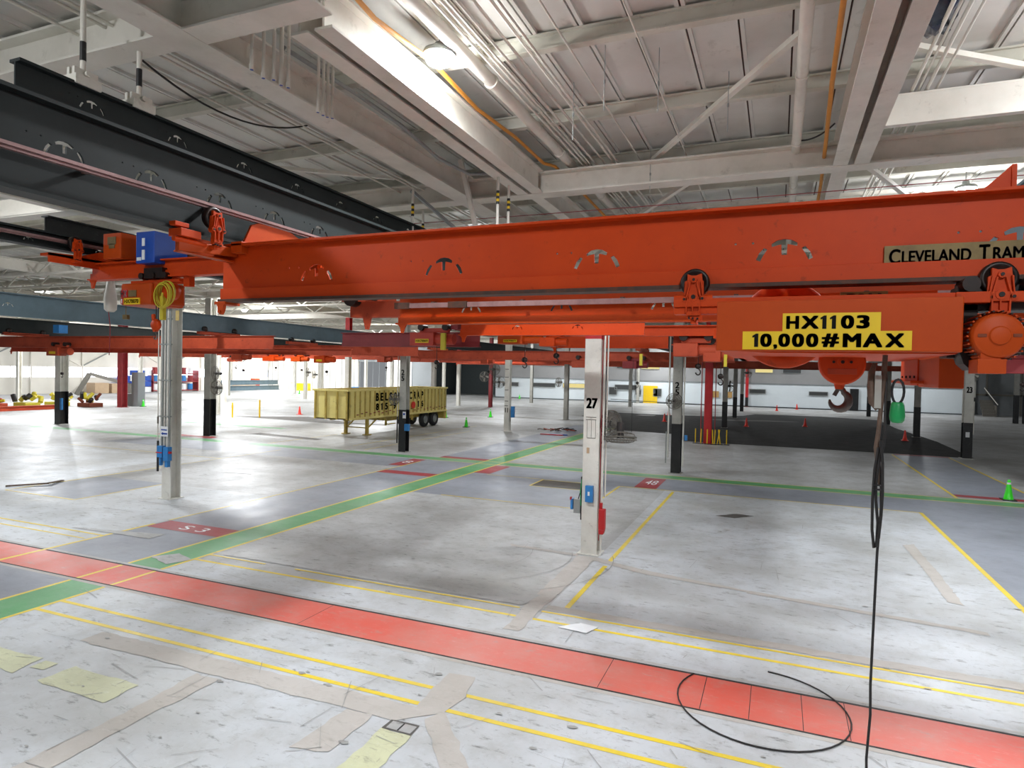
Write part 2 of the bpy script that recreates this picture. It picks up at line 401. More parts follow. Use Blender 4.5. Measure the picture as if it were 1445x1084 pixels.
    line_x(-4.75, 3.85, 21.3, .06); line_y(-4.79, 18.7, 21.3, .06); line_x(-9.3, -4.79, 17.15, .06); line_x(-9.7, -7.5, 21.33, .05)
    line_y(5.42, 24.6, 37.3, .09); line_y(7.85, 24.9, 37.3, .09); line_x(7.85, 14, 27, .06)
    line_x(-20.7, -17.7, 11.71, .06); line_y(-20.7, 11.71, 17, .06); line_y(-17.7, 11.71, 15, .06); line_y(-20.72, 12, 23, .05)
    line_y(-23, 24.6, 30, .05); line_y(-17.6, 25, 36, .05); line_x(-30, -20.7, 19.6, .05); line_y(-19, 26, 40, .05)
    quad(-7.5, -5.7, 19.95, 21.2, 'f_dark'); line_x(-7.5, -5.7, 19.93, .05); line_y(-7.5, 19.93, 21.25, .06); line_x(-7.5, -5.7, 21.25, .05)
    # dark red crossing blocks
    for q in ((-13.4, -11.24, 10.54, 11.18), (-14.1, -13.5, 21.6, 23.55), (-13.45, -11.24, 19.85, 20.45), (-13.4, -11.24, 24.5, 25.0), (-10.3, -9.66, 21.5, 23.5),
              (-4.33, -3.6, 21.38, 23.5), (5.48, 8.5, 24.85, 25.3), (5.5, 7.9, 37.2, 37.6), (-31, -27, 24.8, 25.4)): quad(*q, 'f_redd')
    # bare concrete repairs and stains
    poly([(-3.7, 12.75), (-3.35, 12.8), (-3.3, 11.8), (-3.36, 9.73), (-3.36, 8.62), (-3.6, 8.62), (-3.66, 9.8)], 'f_tan')
    poly([(-5.3, 12.95), (-3.7, 12.85), (-3.7, 12.7), (-5.2, 12.8)], 'f_tan')
    poly([(-3.35, 12.8), (-2.9, 12.6), (-2, 12.3), (-.4, 12.0), (-.4, 11.9), (-2.2, 12.1), (-3.35, 12.55)], 'f_tan')
    poly([(-.4, 12.0), (3, 11.6), (3, 11.45), (-.4, 11.85)], 'f_tan')
    poly([(-10.1, 9.62), (-3.7, 9.62), (-3.6, 10.2), (-6.5, 9.95), (-7.5, 10.5), (-9.7, 10.2)], 'f_mid')
    poly([(-3.3, 9.58), (12, 9.58), (12, 9.85), (-3.3, 9.8)], 'f_tan')
    poly([(-8.6, 5.78), (-3.7, 5.85), (-3.3, 6.2), (-6.5, 6.15), (-8.6, 6.12)], 'f_tan')
    poly([(-6.45, 3.5), (-6.38, 4.9), (-6.45, 5.75), (-6.05, 5.75), (-6.12, 4.75), (-6.08, 3.5)], 'f_tan')
    poly([(-4.35, 5.0), (-3.95, 5.1), (-3.95, 5.85), (-4.3, 5.85)], 'f_tan')
    poly([(-3.66, 7.05), (-3.32, 7.1), (-3.22, 6.6), (-3.3, 6.15), (-3.6, 6.15), (-3.66, 6.65)], 'f_tan')
    poly([(-3.4, 6.0), (-3.3, 6.25), (-2.2, 5.0), (-2.5, 4.9)], 'f_tan')
    poly([(2.72, 16.9), (2.98, 17.1), (3.0, 14.2), (2.98, 12.8), (2.76, 12.9), (2.78, 15)], 'f_tan')
    for q in ([(-7.95, 4.84), (-7.92, 5.26), (-6.8, 5.27), (-6.78, 4.83)], [(-9.6, 5.22), (-8.5, 5.24), (-8.42, 4.86), (-9.6, 4.84)], [(-8.4, 5.22), (-8.18, 5.24), (-8.18, 5.04), (-8.4, 5.04)], [(-3.72, 5.66), (-3.37, 5.66), (-3.36, 4.2), (-3.72, 4.2)]): poly(q, 'f_lem')
    poly([(-3.72, 5.68), (-3.37, 5.68), (-3.37, 5.86), (-3.72, 5.86)], 'f_dark')
    quad(-3.69, -3.40, 5.70, 5.84, 'f_mid'); quad(-3.56, -3.54, 5.70, 5.84, 'f_black')
    poly([(-1.46, 18.05), (-.95, 18.6), (-.5, 18.5), (-.95, 18.0)], 'f_dark')
    poly([(-11.2, 8.9), (-10.5, 8.7), (-10.35, 9.1), (-10.9, 9.3)], 'f_mid')
    for q in ([(-12, 59), (-10.4, 59.5), (-10.4, 61), (-11.8, 60.5)], [(-27, 27.5), (-22, 27), (-22, 27.6), (-27, 28.3)],
              [(-38, 36.5), (-33, 39.5), (-27, 37.0), (-24, 37.5), (-24, 36.3), (-29, 35.8), (-33, 36.2)], [(-6, 58), (-1, 60.5), (2, 60), (-3, 57.6)], [(-18.3, 17), (-16.8, 17.2), (-16.9, 17.3)], [(-14.9, 9.7), (-12.4, 10.2), (-12.4, 9.8)]): poly(q, 'f_dark' if q[0][0] != -14.9 else 'f_mid')
    rs = random.Random(11)
    def mark(x, y, L, w, a):
        c, s_ = math.cos(a), math.sin(a); z = .0125
        mb.add([(x - c * L + s_ * w, y - s_ * L - c * w, z), (x + c * L + s_ * w * .4, y + s_ * L - c * w * .4, z), (x + c * L - s_ * w, y + s_ * L + c * w, z), (x - c * L - s_ * w * .6, y - s_ * L + c * w * .6, z)], [(0, 1, 2, 3)], I['f_scuff'])
    for i in range(300):
        x, y = rs.uniform(-11, 7), rs.choice((rs.uniform(3.2, 7.3), rs.uniform(8.5, 21)))
        mark(x, y, rs.uniform(.03, .35), rs.uniform(.002, .006), rs.choice((0, .2, -.15, 1.4, 1.57, .8, 2.2)) + rs.uniform(-.2, .2))
    for i in range(110):
        x, y = rs.uniform(-11, 7), rs.choice((rs.uniform(3.2, 7.3), rs.uniform(8.5, 20)))
        n = 9; r0 = rs.uniform(.015, .06); a0 = rs.uniform(0, 3)
        ps = [(x + r0 * rs.uniform(.5, 1.6) * math.cos(a0 + 2 * PI * k / n), y + r0 * .5 * rs.uniform(.5, 1.6) * math.sin(a0 + 2 * PI * k / n), .0122) for k in range(n)]
        mb.add(ps, [tuple(range(n))], I['f_scuff'])
    for k in range(3):      # curved tyre marks
        c = (-6.2 + k * .5, 12.2); R_ = 1.6 + .35 * k
        for i in range(14):
            a = -.9 + i * .09; b_ = a + .09
            mb.add([(c[0] + (R_ + w_) * math.cos(t_), c[1] + (R_ + w_) * math.sin(t_), .0121) for t_, w_ in ((a, 0), (b_, 0), (b_, .014), (a, .014))][::-1], [(3, 2, 1, 0)], I['f_scuff'])
    quad(-16.1, -13.9, 12.4, 12.41, 'f_black'); quad(-16.1, -15.0, 11.4, 11.41, 'f_black')
    # numbers painted on the red blocks
    for s_, x0, x1, y0, y1 in (('S 3', -12.6, -11.85, 10.68, 11.0), ('48', -4.15, -3.75, 22.1, 23.0), ('8', -13.98, -13.65, 22.3, 22.9)):
        cu = bpy.data.curves.new('t', 'FONT'); cu.body = s_; me = curve_mesh(cu)
        xs = [v.co.x for v in me.vertices]; ys = [v.co.y for v in me.vertices]
        mb.mesh(me, lambda v: (x0 + (v.x - min(xs)) / (max(xs) - min(xs)) * (x1 - x0), y0 + (v.y - min(ys)) / (max(ys) - min(ys)) * (y1 - y0), .009), I['white2'])
    tag(mb.build('floor', names), 'painted concrete factory floor with coloured lane markings', None, None, 'structure')
build_floor()

# ------------------------------------------------------------------ walls
def build_walls():
    mb = MB()      # window wall on the far left
    mb.box(-80.9, -80.5, -14, 86, 0, 1.95, 0); mb.box(-80.9, -80.5, -14, 86, 3.2, 8.3, 1)
    for y in range(0, 86, 6): mb.box(-80.5, -80.3, y, y + .18, 0, 8.2, 0)
    for y in range(30, 84, 12):
        mb.bar((-80.4, y, 3.3), (-80.4, y + 6, 6.5), .12, .12, 2); mb.bar((-80.4, y + 6, 6.5), (-80.4, y + 12, 3.3), .1, .1, 0)
    mb.box(-80.5, -80.4, 0, 85, 5.4, 5.5, 2)
    tag(mb.build('wall_left', ['wall_cream', 'wall_cream', 'greybox']), kind='structure')
    g = MB(); g.box(-80.85, -80.7, 30, 86, 1.95, 3.2)
    w = g.build('window_1', ['daylight']); tag(w, kind='structure')
    f = MB()
    for y in range(32, 86, 2): f.box(-80.7, -80.62, y, y + .07, 1.95, 3.2)
    f.box(-80.7, -80.6, 30, 86, 1.9, 1.97)
    f.build('window_frame', ['white'], w)
    # back wall: bright cream end, lit opening, grey bay, dark bay, two-tone office wall
    mb = MB()
    mb.box(-80.9, -62.5, 86.5, 86.9, 0, 8.3, 0); mb.box(-57, -52.5, 86.5, 86.9, 0, 8.3, 0); mb.box(-62.5, -57, 86.5, 86.9, 4.9, 8.3, 4)
    mb.box(-52.5, -48.6, 86.5, 86.9, 0, 8.3, 4)
    mb.box(-38.2, 19.3, 86.5, 86.9, 0, 2.95, 2); mb.box(-38.2, 19.3, 86.5, 86.9, 2.95, 8.3, 1)
    mb.box(-38.2, 19.3, 86.38, 86.5, 2.9, 3.02, 4); mb.box(-38.2, 19.3, 86.4, 86.5, 0, .12, 3)
    mb.box(-48.6, -38.2, 95, 95.4, 0, 8.3, 3); mb.box(-48.9, -48.6, 86.5, 95, 0, 8.3, 3); mb.box(-38.5, -38.2, 86.9, 95, 0, 8.3, 3)
    mb.box(-62.5, -57, 95, 95.4, 0, 1.9, 5); mb.box(-62.5, -57, 95, 95.4, 3.2, 8.3, 4)
    for x in [-80 + 1.2 * i for i in range(24)]: mb.box(x, x + .05, 86.44, 86.5, 0, 8.2, 4)
    tag(mb.build('wall_back', ['wall_cream', 'wall_up', 'wall_low', 'wall_dark', 'wall_grey', 'rust']), kind='structure')
    g = MB(); g.box(-62.5, -57, 95.1, 95.3, 1.9, 3.2); tag(g.build('window_2', ['daylight']), kind='structure')
    # right end wall and recess
    mb = MB(); mb.box(19.3, 36, 88, 88.4, 0, 8.3, 0); mb.box(19.3, 19.6, 86.5, 88, 0, 8.3, 0); mb.box(32, 32.3, 20, 88, 0, 8.3, 0)
    tag(mb.build('wall_right', ['wall_grey']), kind='structure')
    n = 3
    # strip windows: upper row, lower row, small office windows
    wins = [(-36.4, -33.4, 4.75, 5.25, 0), (-31.2, -28, 4.75, 5.25, 0), (-26.8, -23.2, 4.75, 5.25, 0), (-20.2, -18, 4.6, 5.1, 0),
            (-37, -34.6, 1.75, 2.25, 0), (-32.4, -29, 1.75, 2.25, 0), (-27.8, -24.6, 1.75, 2.3, 1), (-20.4, -17, 1.7, 2.3, 0),
            (-16.9, -14.5, 4.55, 5.1, 1), (-2.6, -.6, 4.35, 4.8, 1), (.6, 2.6, 4.35, 4.8, 0), (-3.2, -1.4, 1.75, 2.2, 0), (3.6, 5.6, 1.7, 2.1, 0),
            (-15.2, -14.2, .95, 1.9, 0), (-21.2, -20.2, 1, 1.95, 0), (-17.55, -16.9, 1.1, 1.75, 0)]
    for x0, x1, z0, z1, lit in wins:
        g = MB(); g.box(x0, x1, 86.36, 86.5, z0, z1, 0)
        w = g.build('window_%d' % n, ['litglass' if lit else 'darkglass']); tag(w, kind='structure')
        f = MB()
        for a, b, c, d in ((x0 - .06, x1 + .06, z1, z1 + .06), (x0 - .06, x1 + .06, z0 - .06, z0), (x0 - .06, x0, z0, z1), (x1, x1 + .06, z0, z1)): f.box(a, b, 86.33, 86.42, c, d)
        f.build('window_frame', ['greybox'], w); n += 1
    d = MB(); d.box(-16.55, -14.7, 86.36, 86.46, 0, 2.3); d.box(-15.45, -15.4, 86.34, 86.4, 0, 2.3)
    dd = d.build('door_1', ['yellow']); tag(dd, kind='structure')
    p = MB(); p.box(-15.2, -14.95, 86.3, 86.36, 1.3, 1.8); p.build('door_window', ['darkglass'], dd)
build_walls()

# ------------------------------------------------------------------ ceiling
def build_ceiling():
    root = MB()
    root.box(-84, 36, -8, 100, 8.28, 8.45, 0)
    # ribs of the deck panels along the forward direction
    x = -16.
    while x < 12:
        root.box(x, x + .05, -8, 60, 8.235, 8.28, 0); root.box(x + .075, x + .125, -8, 60, 8.235, 8.28, 0); root.box(x + .05, x + .075, -8, 60, 8.275, 8.281, 1); x += .64
    x = -80.
    while x < -16: root.box(x, x + .12, -8, 90, 8.235, 8.28, 0); x += 1.28
    x = 12.
    while x < 32: root.box(x, x + .12, -8, 90, 8.235, 8.28, 0); x += 1.28
    c = root.build('ceiling', ['deck', 'grime']); tag(c, kind='structure')
    y = -4.07; k = 0
    while y < 88:
        mb = MB(); mb.ibeam('x', -82, 34, y, 8.02, 8.235, .13, .03, .025)
        mb.build('purlin', ['purlin'], c); y += 2.44
build_ceiling()

def beam(label, fn, group=None, m='beam'):
    mb = MB(); fn(mb); o = mb.build('roof_beam', [m], None, .004); return tag(o, label, 'roof beam', group)
def dbl(x0, y0, y1):     # twin beams with a slot between
    def f(mb):
        mb.ibeam('y', y0, y1, x0 + .12, 7.35, 7.8, .23, .03, .03); mb.ibeam('y', y0, y1, x0 + .44, 7.35, 7.8, .23, .03, .03)
        mb.box(x0 + .22, x0 + .34, y0, y1, 7.72, 7.8)
    return f
beam('twin white roof beam with a slot along it, beside the bright hanging lamp', dbl(-5.0, 5.6, 12.2))
beam('twin white roof beam with a dark slot rising to the top edge above the orange crane', dbl(.76, -6, 12.2))
beam('wide white roof beam running forward between the vertical pipe ends and the dark runway', lambda mb: mb.ibeam('y', -6, 86, -6.22, 7.344, 7.806, .42, .03, .03))
beam('white cross beam above the end of the dark grey runway beam', lambda mb: mb.ibeam('x', -30, -4.3, 5.25, 7.35, 7.8, .34, .03, .03))
beam('long white cross beam over the middle of the orange crane girder', lambda mb: mb.ibeam('x', -60, 30, 12.42, 7.352, 7.796, .38, .03, .035))
beam('brightly lit short white cross beam at the upper right corner', lambda mb: (mb.box(1.3, 9, 10.5, 10.62, 7.35, 7.75), mb.box(1.3, 9, 10.5, 10.9, 7.75, 7.78)), None, 'white')
beam('bright white cross beam seen between the dark runways at the left edge', lambda mb: (mb.box(-24, -15, 10.1, 10.22, 7.35, 7.78), mb.box(-24, -15, 10.1, 10.5, 7.33, 7.37)), None, 'white')
beam('single white roof beam continuing behind the slotted twin beam over the red sagging cable', lambda mb: mb.ibeam('y', 12.6, 86, .9, 7.35, 7.8, .26, .03, .03))
beam('single white roof beam above the column marked 27', lambda mb: mb.ibeam('y', 12.6, 86, -4.7, 7.35, 7.8, .26, .03, .03))
for y in (25.3, 37.5, 49.7, 61.9, 74.1):
    beam('pale cross beam far back under the roof deck', (lambda yy: lambda mb: mb.ibeam('x', -80, 32, yy, 7.3, 7.75, .36, .03, .035))(y), 'far cross beams')
for x in (-15.7, -27.9, -40.1, -52.3, -64.5, 8.6, 20.8):
    beam('pale roof beam running forward over a far row of columns', (lambda xx: lambda mb: mb.ibeam('y', -4, 86, xx, 7.35, 7.8, .3, .03, .035))(x), 'far forward beams')
# roof trusses and braces beyond the first cross beam
def truss(y, x0, x1, step, label, group='roof trusses'):
    mb = MB(); mb.box(x0, x1, y - .05, y + .05, 7.2, 7.28); mb.box(x0, x1, y - .05, y + .05, 7.9, 7.98)
    x = x0; u = 0
    while x < x1 - step / 2:
        mb.bar((x, y, 7.24 if u else 7.94), (x + step, y, 7.94 if u else 7.24), .05, .06); x += step; u ^= 1
    tag(mb.build('roof_truss', ['beam']), label, 'roof truss', group)
for y in (16.5, 19.4, 22.4, 29, 33, 41, 45, 54):
    truss(y, -50, 24, 1.2, 'white zigzag truss hanging under the far roof deck')
for p0, p1, lb in (((.15, 8.6, 7.93), (-2.5, 12.9, 7.93), 'diagonal white angle brace beside the thick pipe'), ((1.45, 9.4, 7.93), (5.2, 12.2, 7.93), 'diagonal brace under the deck near the hanging dark plastic'),
                   ((-1.7, 13.2, 7.6), (-4.6, 17.2, 7.35), 'slanted brace just past the long cross beam over the girder'), ((1.3, 13, 7.6), (3.3, 17, 7.3), 'slanted brace right of the slotted beam past the cross beam'),
                   ((-12, 9, 7.9), (-7.8, 12, 7.9), 'thin brace under the deck over the dark grey runway')):
    mb = MB(); mb.bar(p0, p1, .09, .07); tag(mb.build('roof_brace', ['beam']), lb, 'brace')

# pipes, conduits, hoses
def pipe(name, label, cat, pts, r, m, group=None, rings=0, n=10):
    mb = MB(); mb.tube(pts, r, n)
    if rings:
        a = Vector(pts[0]); b = Vector(pts[-1])
        for i in range(1, rings):
            p = a.lerp(b, i / rings); d = (b - a).normalized() * .03; mb.cyl(p - d, p + d, (r if not isinstance(r, list) else r[0]) * 1.18, n=n)
    return tag(mb.build(name, [m]), label, cat, group)
pipe('roof_pipe', 'thick off-white pipe running straight up the picture left of the twin slotted beam', 'pipe', [(.19, -4, 7.75), (.19, 60, 7.75)], .075, 'beam', rings=24, n=16)
pipe('roof_pipe', 'thick pale pipe running from beside the lamp to the long cross beam', 'pipe', [(-3.95, -4, 7.95), (-3.95, 40, 7.95)], .09, 'beam', rings=14, n=16)
for i, (x, z, r) in enumerate(((-3.66, 7.86, .018), (-3.58, 7.87, .018), (-3.5, 7.85, .014), (-3.42, 7.88, .018), (-3.3, 7.95, .02), (-3.08, 7.9, .022), (-2.99, 7.88, .018), (-2.6, 7.95, .014), (-1.7, 7.9, .012))):
    pipe('conduit', 'thin pale conduit running forward under the roof deck past the lamp', 'conduit', [(x, -4, z), (x, 45, z)], r, 'beam', 'parallel conduits past the lamp', n=6)
for i, x in enumerate((1.62, 1.70, 1.80, 1.92)):
    pipe('conduit', 'white conduit track slanting behind the lit cross beam at the upper right', 'conduit', [(x, -4, 7.82), (x + .05, 45, 7.82)], .016 if i % 2 else .024, 'white', 'conduit track on the right of the twin beam', n=6)
for i, x in enumerate((-7.3, -7.42, -7.9)):
    pipe('conduit', 'long thin conduit above the dark grey runway beam', 'conduit', [(x, -4, 7.7), (x, 60, 7.7)], .02, 'beam', 'conduits above the dark runway', n=6)
pipe('cross_pipe', 'white pipe crossing behind the long roof cross beam', 'pipe', [(-20, 16.9, 7.35), (25, 16.9, 7.35)], .07, 'white', rings=20)
pipe('cross_pipe', 'large white duct pipe crossing just above the orange crane girder', 'pipe', [(-14, 22.5, 7.0), (25, 22.5, 7.0)], .2, 'white', rings=16, n=16)
def sag(a, b, s, n=14): return [Vector(a).lerp(Vector(b), i / n) - Vector((0, 0, s * 4 * (i / n) * (1 - i / n))) for i in range(n + 1)]
pipe('gas_hose', 'orange-yellow hose draped along the roof beam past the lamp', 'hose', [(-4.33, 4.5, 7.95), (-4.33, 6.2, 7.72), (-4.36, 7.6, 7.85), (-4.38, 9, 7.78), (-4.4, 10.6, 7.9), (-4.3, 11.8, 7.8), (-4.2, 12.2, 7.85), (-4.1, 13.4, 7.75), (-3.9, 15.1, 7.5), (-3.5, 17, 7.4)], .03, 'gaspipe')
pipe('gas_hose', 'orange-yellow hose beside the slotted twin beam', 'hose', [(.5, 3, 7.7), (.52, 7.4, 7.62), (.56, 9.5, 7.66), (.62, 11.6, 7.6), (.68, 14, 7.55), (.7, 17, 7.5)], .032, 'gaspipe')
pipe('signal_cable', 'thin red cable sagging behind the long cross beam', 'cable', sag((-16, 13.2, 7.28), (10, 13.2, 7.28), .1), .008, 'maroon', n=5)
pipe('power_cable', 'grey cable sagging between the two long roof beams', 'cable', [(-5.9, 6.5, 7.8), (-5.85, 8, 7.8), (-5.6, 8.8, 7.6), (-5.5, 9.8, 7.4), (-5.3, 10.6, 7.34), (-5.05, 11.2, 7.5)], .03, 'greybox')
pipe('power_cable', 'black cable drooping over the dark runway beam', 'cable', sag((-7.2, 5.3, 7.5), (-7.3, 8.6, 7.75), .35), .014, 'cord', n=6)
pipe('power_cable', 'dark cable looping to the thick pipe beside the twin slotted beam', 'cable', sag((.15, 12.0, 7.8), (.72, 11.3, 7.75), .1), .014, 'cord', n=6)
for i, (x, y, z0) in enumerate(((-5.6, 5.66, 7.12), (-5.6, 5.84, 7.1), (-5.55, 5.95, 7.12), (-5.6, 6.13, 7.14), (-5.6, 6.25, 7.16), (-5.6, 6.8, 7.07), (-5.6, 6.9, 7.07), (-5.6, 6.99, 7.08), (-5.6, 7.09, 7.1))):
    mb = MB(); mb.cyl((x, y, z0), (x, y, 8.1), .02 if i != 3 else .026, n=8); mb.cyl((x, y, z0 - .01), (x, y, z0 + .05), .028, n=8, m=1); mb.cyl((x, y, z0 - .012), (x, y, z0 - .01), .02, n=8, m=2)
    tag(mb.build('hanging_conduit', ['beam', 'beam', 'blue']), 'short upright conduit end hanging between the two roof beams', 'conduit', 'upright conduit ends')
mb = MB(); mb.bar((-5.87, 11.36, 7.9), (-5.6, 11.8, 6.2), .085, .085); mb.tube([(-5.7, 11.3, 7.85), (-5.55, 11.35, 7.95), (-5.4, 11.4, 7.85)], .03)
tag(mb.build('slanted_post', ['white']), 'white box post slanting down behind the orange girder', 'post')
mb = MB(); mb.bar((-7.0, 11.4, 7.4), (-6.3, 13.2, 6.5), .06, .06); tag(mb.build('slanted_post', ['greybox']), 'thin grey strut slanting down beside the white box post', 'post')
def banded_rod(x, y, z0, z1, m, label, grp=None, zb=None):
    t = thing('hanger_rod', label, 'hanger rod', (x, y, z0), grp)
    a = MB(); a.cyl((x, y, z0), (x, y, z1), .028, n=10); a.build('rod', [m], t)
    b = MB(); zb = zb or z1 - .35
    if grp is None:
        b.cyl((x, y, zb), (x, y, zb + .2), .031, n=10); b.build('black_band', ['black'], t)
    else:
        for i in range(5): b.cyl((x, y, zb + i * .05), (x, y, zb + i * .05 + .05), .031, n=10, m=i % 2)
        b.build('hazard_band', ['black', 'yellow'], t)
    return t
for (x, y) in ((-4.88, 10.97), (-4.9, 11.53), (-6.9, 11.3), (-7.6, 12.9)):
    banded_rod(x, y, 6.3, 7.4, 'white', 'white hanger rod with a black and yellow band', 'hazard banded hanger rods', 6.85)
for (x, y, lb) in ((-6.9, 4.62, 'white hanger rod with black band over the open end of the dark runway'), (-6.9, 5.27, 'second white hanger rod with black band holding the dark runway')):
    t = banded_rod(x, y, 6.75, 7.7 if y < 5 else 8.0, 'beam', lb, None, 6.95)
    c = MB(); c.box(x - .1, x + .1, y - .14, y + .14, 6.66, 6.76); c.box(x - .06, x - .02, y - .13, y + .13, 6.72, 6.84); c.box(x + .02, x + .06, y - .13, y + .13, 6.72, 6.84); c.cyl((x - .1, y, 6.8), (x + .1, y, 6.8), .03)
    c.build('clamp', ['beam'], t, .005)
for p in ((-2.2, 8.3), (-2.35, 12.4), (-1.55, 8.6), (-.75, 9.6), (-2.9, 9.2)):
    mb = MB(); mb.cyl((p[0], p[1], 7.2), (p[0], p[1], 8.05), .006, n=5); mb.cyl((p[0], p[1], 7.55), (p[0], p[1], 7.6), .016, n=6)
    tag(mb.build('wire_hanger', ['greybox']), 'thin bare wire hanging from the roof deck', 'wire', 'bare wires under the deck')
# dark plastic hanging at the upper right
mb = MB()
g = 9; V = []
for i in range(g):
    for j in range(g): V.append((1.36 + .42 * i / (g - 1) + .03 * math.sin(j * 1.7), 8.3 + .9 * j / (g - 1) + .03 * math.sin(i * 2.1), 7.95 - .16 * math.sin(PI * i / (g - 1)) * math.sin(PI * j / (g - 1)) + random.uniform(-.03, .03)))
mb.add(V, [(i * g + j, i * g + j + 1, (i + 1) * g + j + 1, (i + 1) * g + j) for i in range(g - 1) for j in range(g - 1)], 0, True)
o = mb.build('plastic_sheet', ['plastic_dark']); s_ = o.modifiers.new('t', 'SOLIDIFY'); s_.thickness = .01
tag(o, 'crumpled dark plastic sheet tucked beside the twin slotted beam', 'plastic sheet')

# ------------------------------------------------------------------ lamps
def high_bay(x, y, z, power, label, grp=None, big=True, aim=None, up=.8):
    t = thing('high_bay_lamp', label, 'lamp', (x, y, z), grp)
    a = MB(); a.lathe((x, y, z), 'z', [(.0, .16), (.06, .16), (.07, .09), (.2, .06), (.22, .0), (.21, -.005)], 24); a.build('housing', ['greybox'], t)
    b = MB(); b.lathe((x, y, z), 'z', [(0, -.14), (.09, -.13), (.16, -.09), (.2, -.004)], 24); b.build('lens', ['lamp' if big else 'lampdim'], t)
    c = MB(); c.cyl((x, y, z + .15), (x, y, 8.1), .008, n=6); c.build('suspension_rod', ['greybox'], t)
    l = bpy.data.lights.new('lamp_light', 'AREA'); l.shape = 'DISK'; l.size = .5; l.energy = power * .78; l.color = (.93, .97, 1.); l.spread = PI
    o = bpy.data.objects.new('lamp_light', l); col.objects.link(o); o.location = (0, 0, -.16); o.parent = t
    l = bpy.data.lights.new('lamp_glow', 'POINT'); l.shadow_soft_size = .12; l.energy = power * up; l.color = (.97, .98, 1.)
    o = bpy.data.objects.new('lamp_glow', l); col.objects.link(o); o.location = (0, 0, -.3); o.parent = t
    return t
high_bay(-4.18, 7.43, 7.84, 380, 'glaring round high bay lamp hanging beside the twin roof beam', up=.22)
far = 'white high bay lamp hanging under the roof deck'
for (x, y, p) in ((4.6, 8.4, 330), (1.9, -1.5, 290), (-7.5, .5, 210), (-16.5, 6.5, 360), (3.5, 16, 230), (-9.7, 20, 240), (10, 14, 420), (-21, 15, 320), (-9.7, 31, 330), (6, 27, 150),
                  (-27, 27, 600), (-20.5, 47, 420), (-35, 35, 900), (-46, 28, 1100), (-35, 52, 900), (-50, 47, 1300), (-62, 40, 1500), (-50, 66, 1300), (-66, 60, 1500), (-66, 76, 1400), (-54, 80, 1500), (-74, 80, 1300), (-30, 70, 500),
                  (-27, 81, 400), (-14.5, 82, 700), (-6, 80, 350), (4, 80, 300), (14, 81, 340), (26, 60, 200), (26, 35, 250)):
    high_bay(x, y, 7.75, p, far, 'ceiling lamps')
# small lit fixture between the cranes
mb = MB(); mb.box(-6.3, -6.0, 26, 26.2, 5.1, 5.3); tag(mb.build('work_light', ['lampdim']), 'small glaring work light glowing beneath the far orange cranes', 'lamp')
for x in (-16.6, -14.1):
    mb = MB(); mb.lathe((x, 86.2, 5.15), 'y', [(0, -.02), (.13, -.02), (.16, .1)], 12); tag(mb.build('wall_lamp', ['lampdim']), 'small round wall lamp over the yellow door', 'lamp', 'wall lamps over the yellow door')

# ------------------------------------------------------------------ runway beams
def runway(label, x, y0, y1, zb, zt, m='steel', holes=None, rail=None, w=.2):
    t = thing('runway_beam', label, 'runway beam', (x, y0, zb))
    mb = MB(); mb.box(x - w / 2, x + w / 2, y0, y1, zb, zb + .03); mb.box(x - w / 2, x + w / 2, y0, y1, zt - .03, zt)
    if holes: web_y(mb, x, y0, y1, zb + .03, zt - .03, holes)
    else: mb.box(x - .01, x + .01, y0, y1, zb + .03, zt - .03)
    mb.build('beam', [m], t)
    if rail:
        r = MB(); z = rail[0]; r.box(x + .12, x + .16, y0, rail[1], z, z + .055); r.box(x + .1, x + .19, y0, rail[1], z + .02, z + .032)
        y = y0 + .5
        while y < rail[1]: r.box(x + .01, x + .13, y, y + .04, z + .02, z + .05); y += 1.2
        r.build('conductor_rail', ['rail'], t)
    return t
hs = []
for k in range(-6, 12): hs += t_holes(3.37 + .765 * k, 5.47, .85)
runway('dark grey runway beam with a brown conductor rail crossing the left side', -5.25, -3, 70, 5.0, 5.75, 'steel', hs, (5.26, 6.35))
hs = []
for k in range(0, 10): hs += t_holes(4.72 + 1.07 * k, 6.55, .75)
runway('upper dark grey runway beam whose cut end shows in the top left corner', -6.9, 3.96, 30, 6.33, 6.68, 'steel', hs, None, .16)
runway('dark runway beam with an orange rail meeting the left edge', -10.45, -3, 11.5, 5.5, 5.75, 'steel', t_holes(6.2, 5.62, .4) + t_holes(7.3, 5.62, .4), (5.6, 10))
runway('short dark runway beam over the small hoist beside the big girder', -6.6, 5.8, 8.5, 5.45, 5.72)
runway('runway beam coloured lit blue-grey crossing behind the white column on the left', -20.8, 2, 31.8, 5.07, 5.75, 'steel_blue_and_lit', t_holes(11.8, 5.45, .8))  # dark steel like its neighbours, the light on it put into its colour
runway('dark runway beam beneath the blue-grey one', -33, 10, 60, 5.02, 5.75)
runway('dark runway beam high over the trailer', -17.45, 30, 75, 5.0, 5.6)
runway('dark runway beam over the red column', -1.6, 17, 70, 5.0, 5.6)
runway('blue-grey runway beam end above the right end of the orange girder', 2.28, 5.5, 40, 5.05, 5.75, 'steel_blue_and_lit')
runway('dark runway beam seen over the far right columns', 7.0, -3, 60, 5.0, 5.75)
mb = MB(); mb.ibeam('y', 9.6, 12.0, -15.6, 6.6, 7.1, .25); tag(mb.build('dark_beam_stub', ['black']), 'short dark beam stub under the bright cross beam', 'beam')

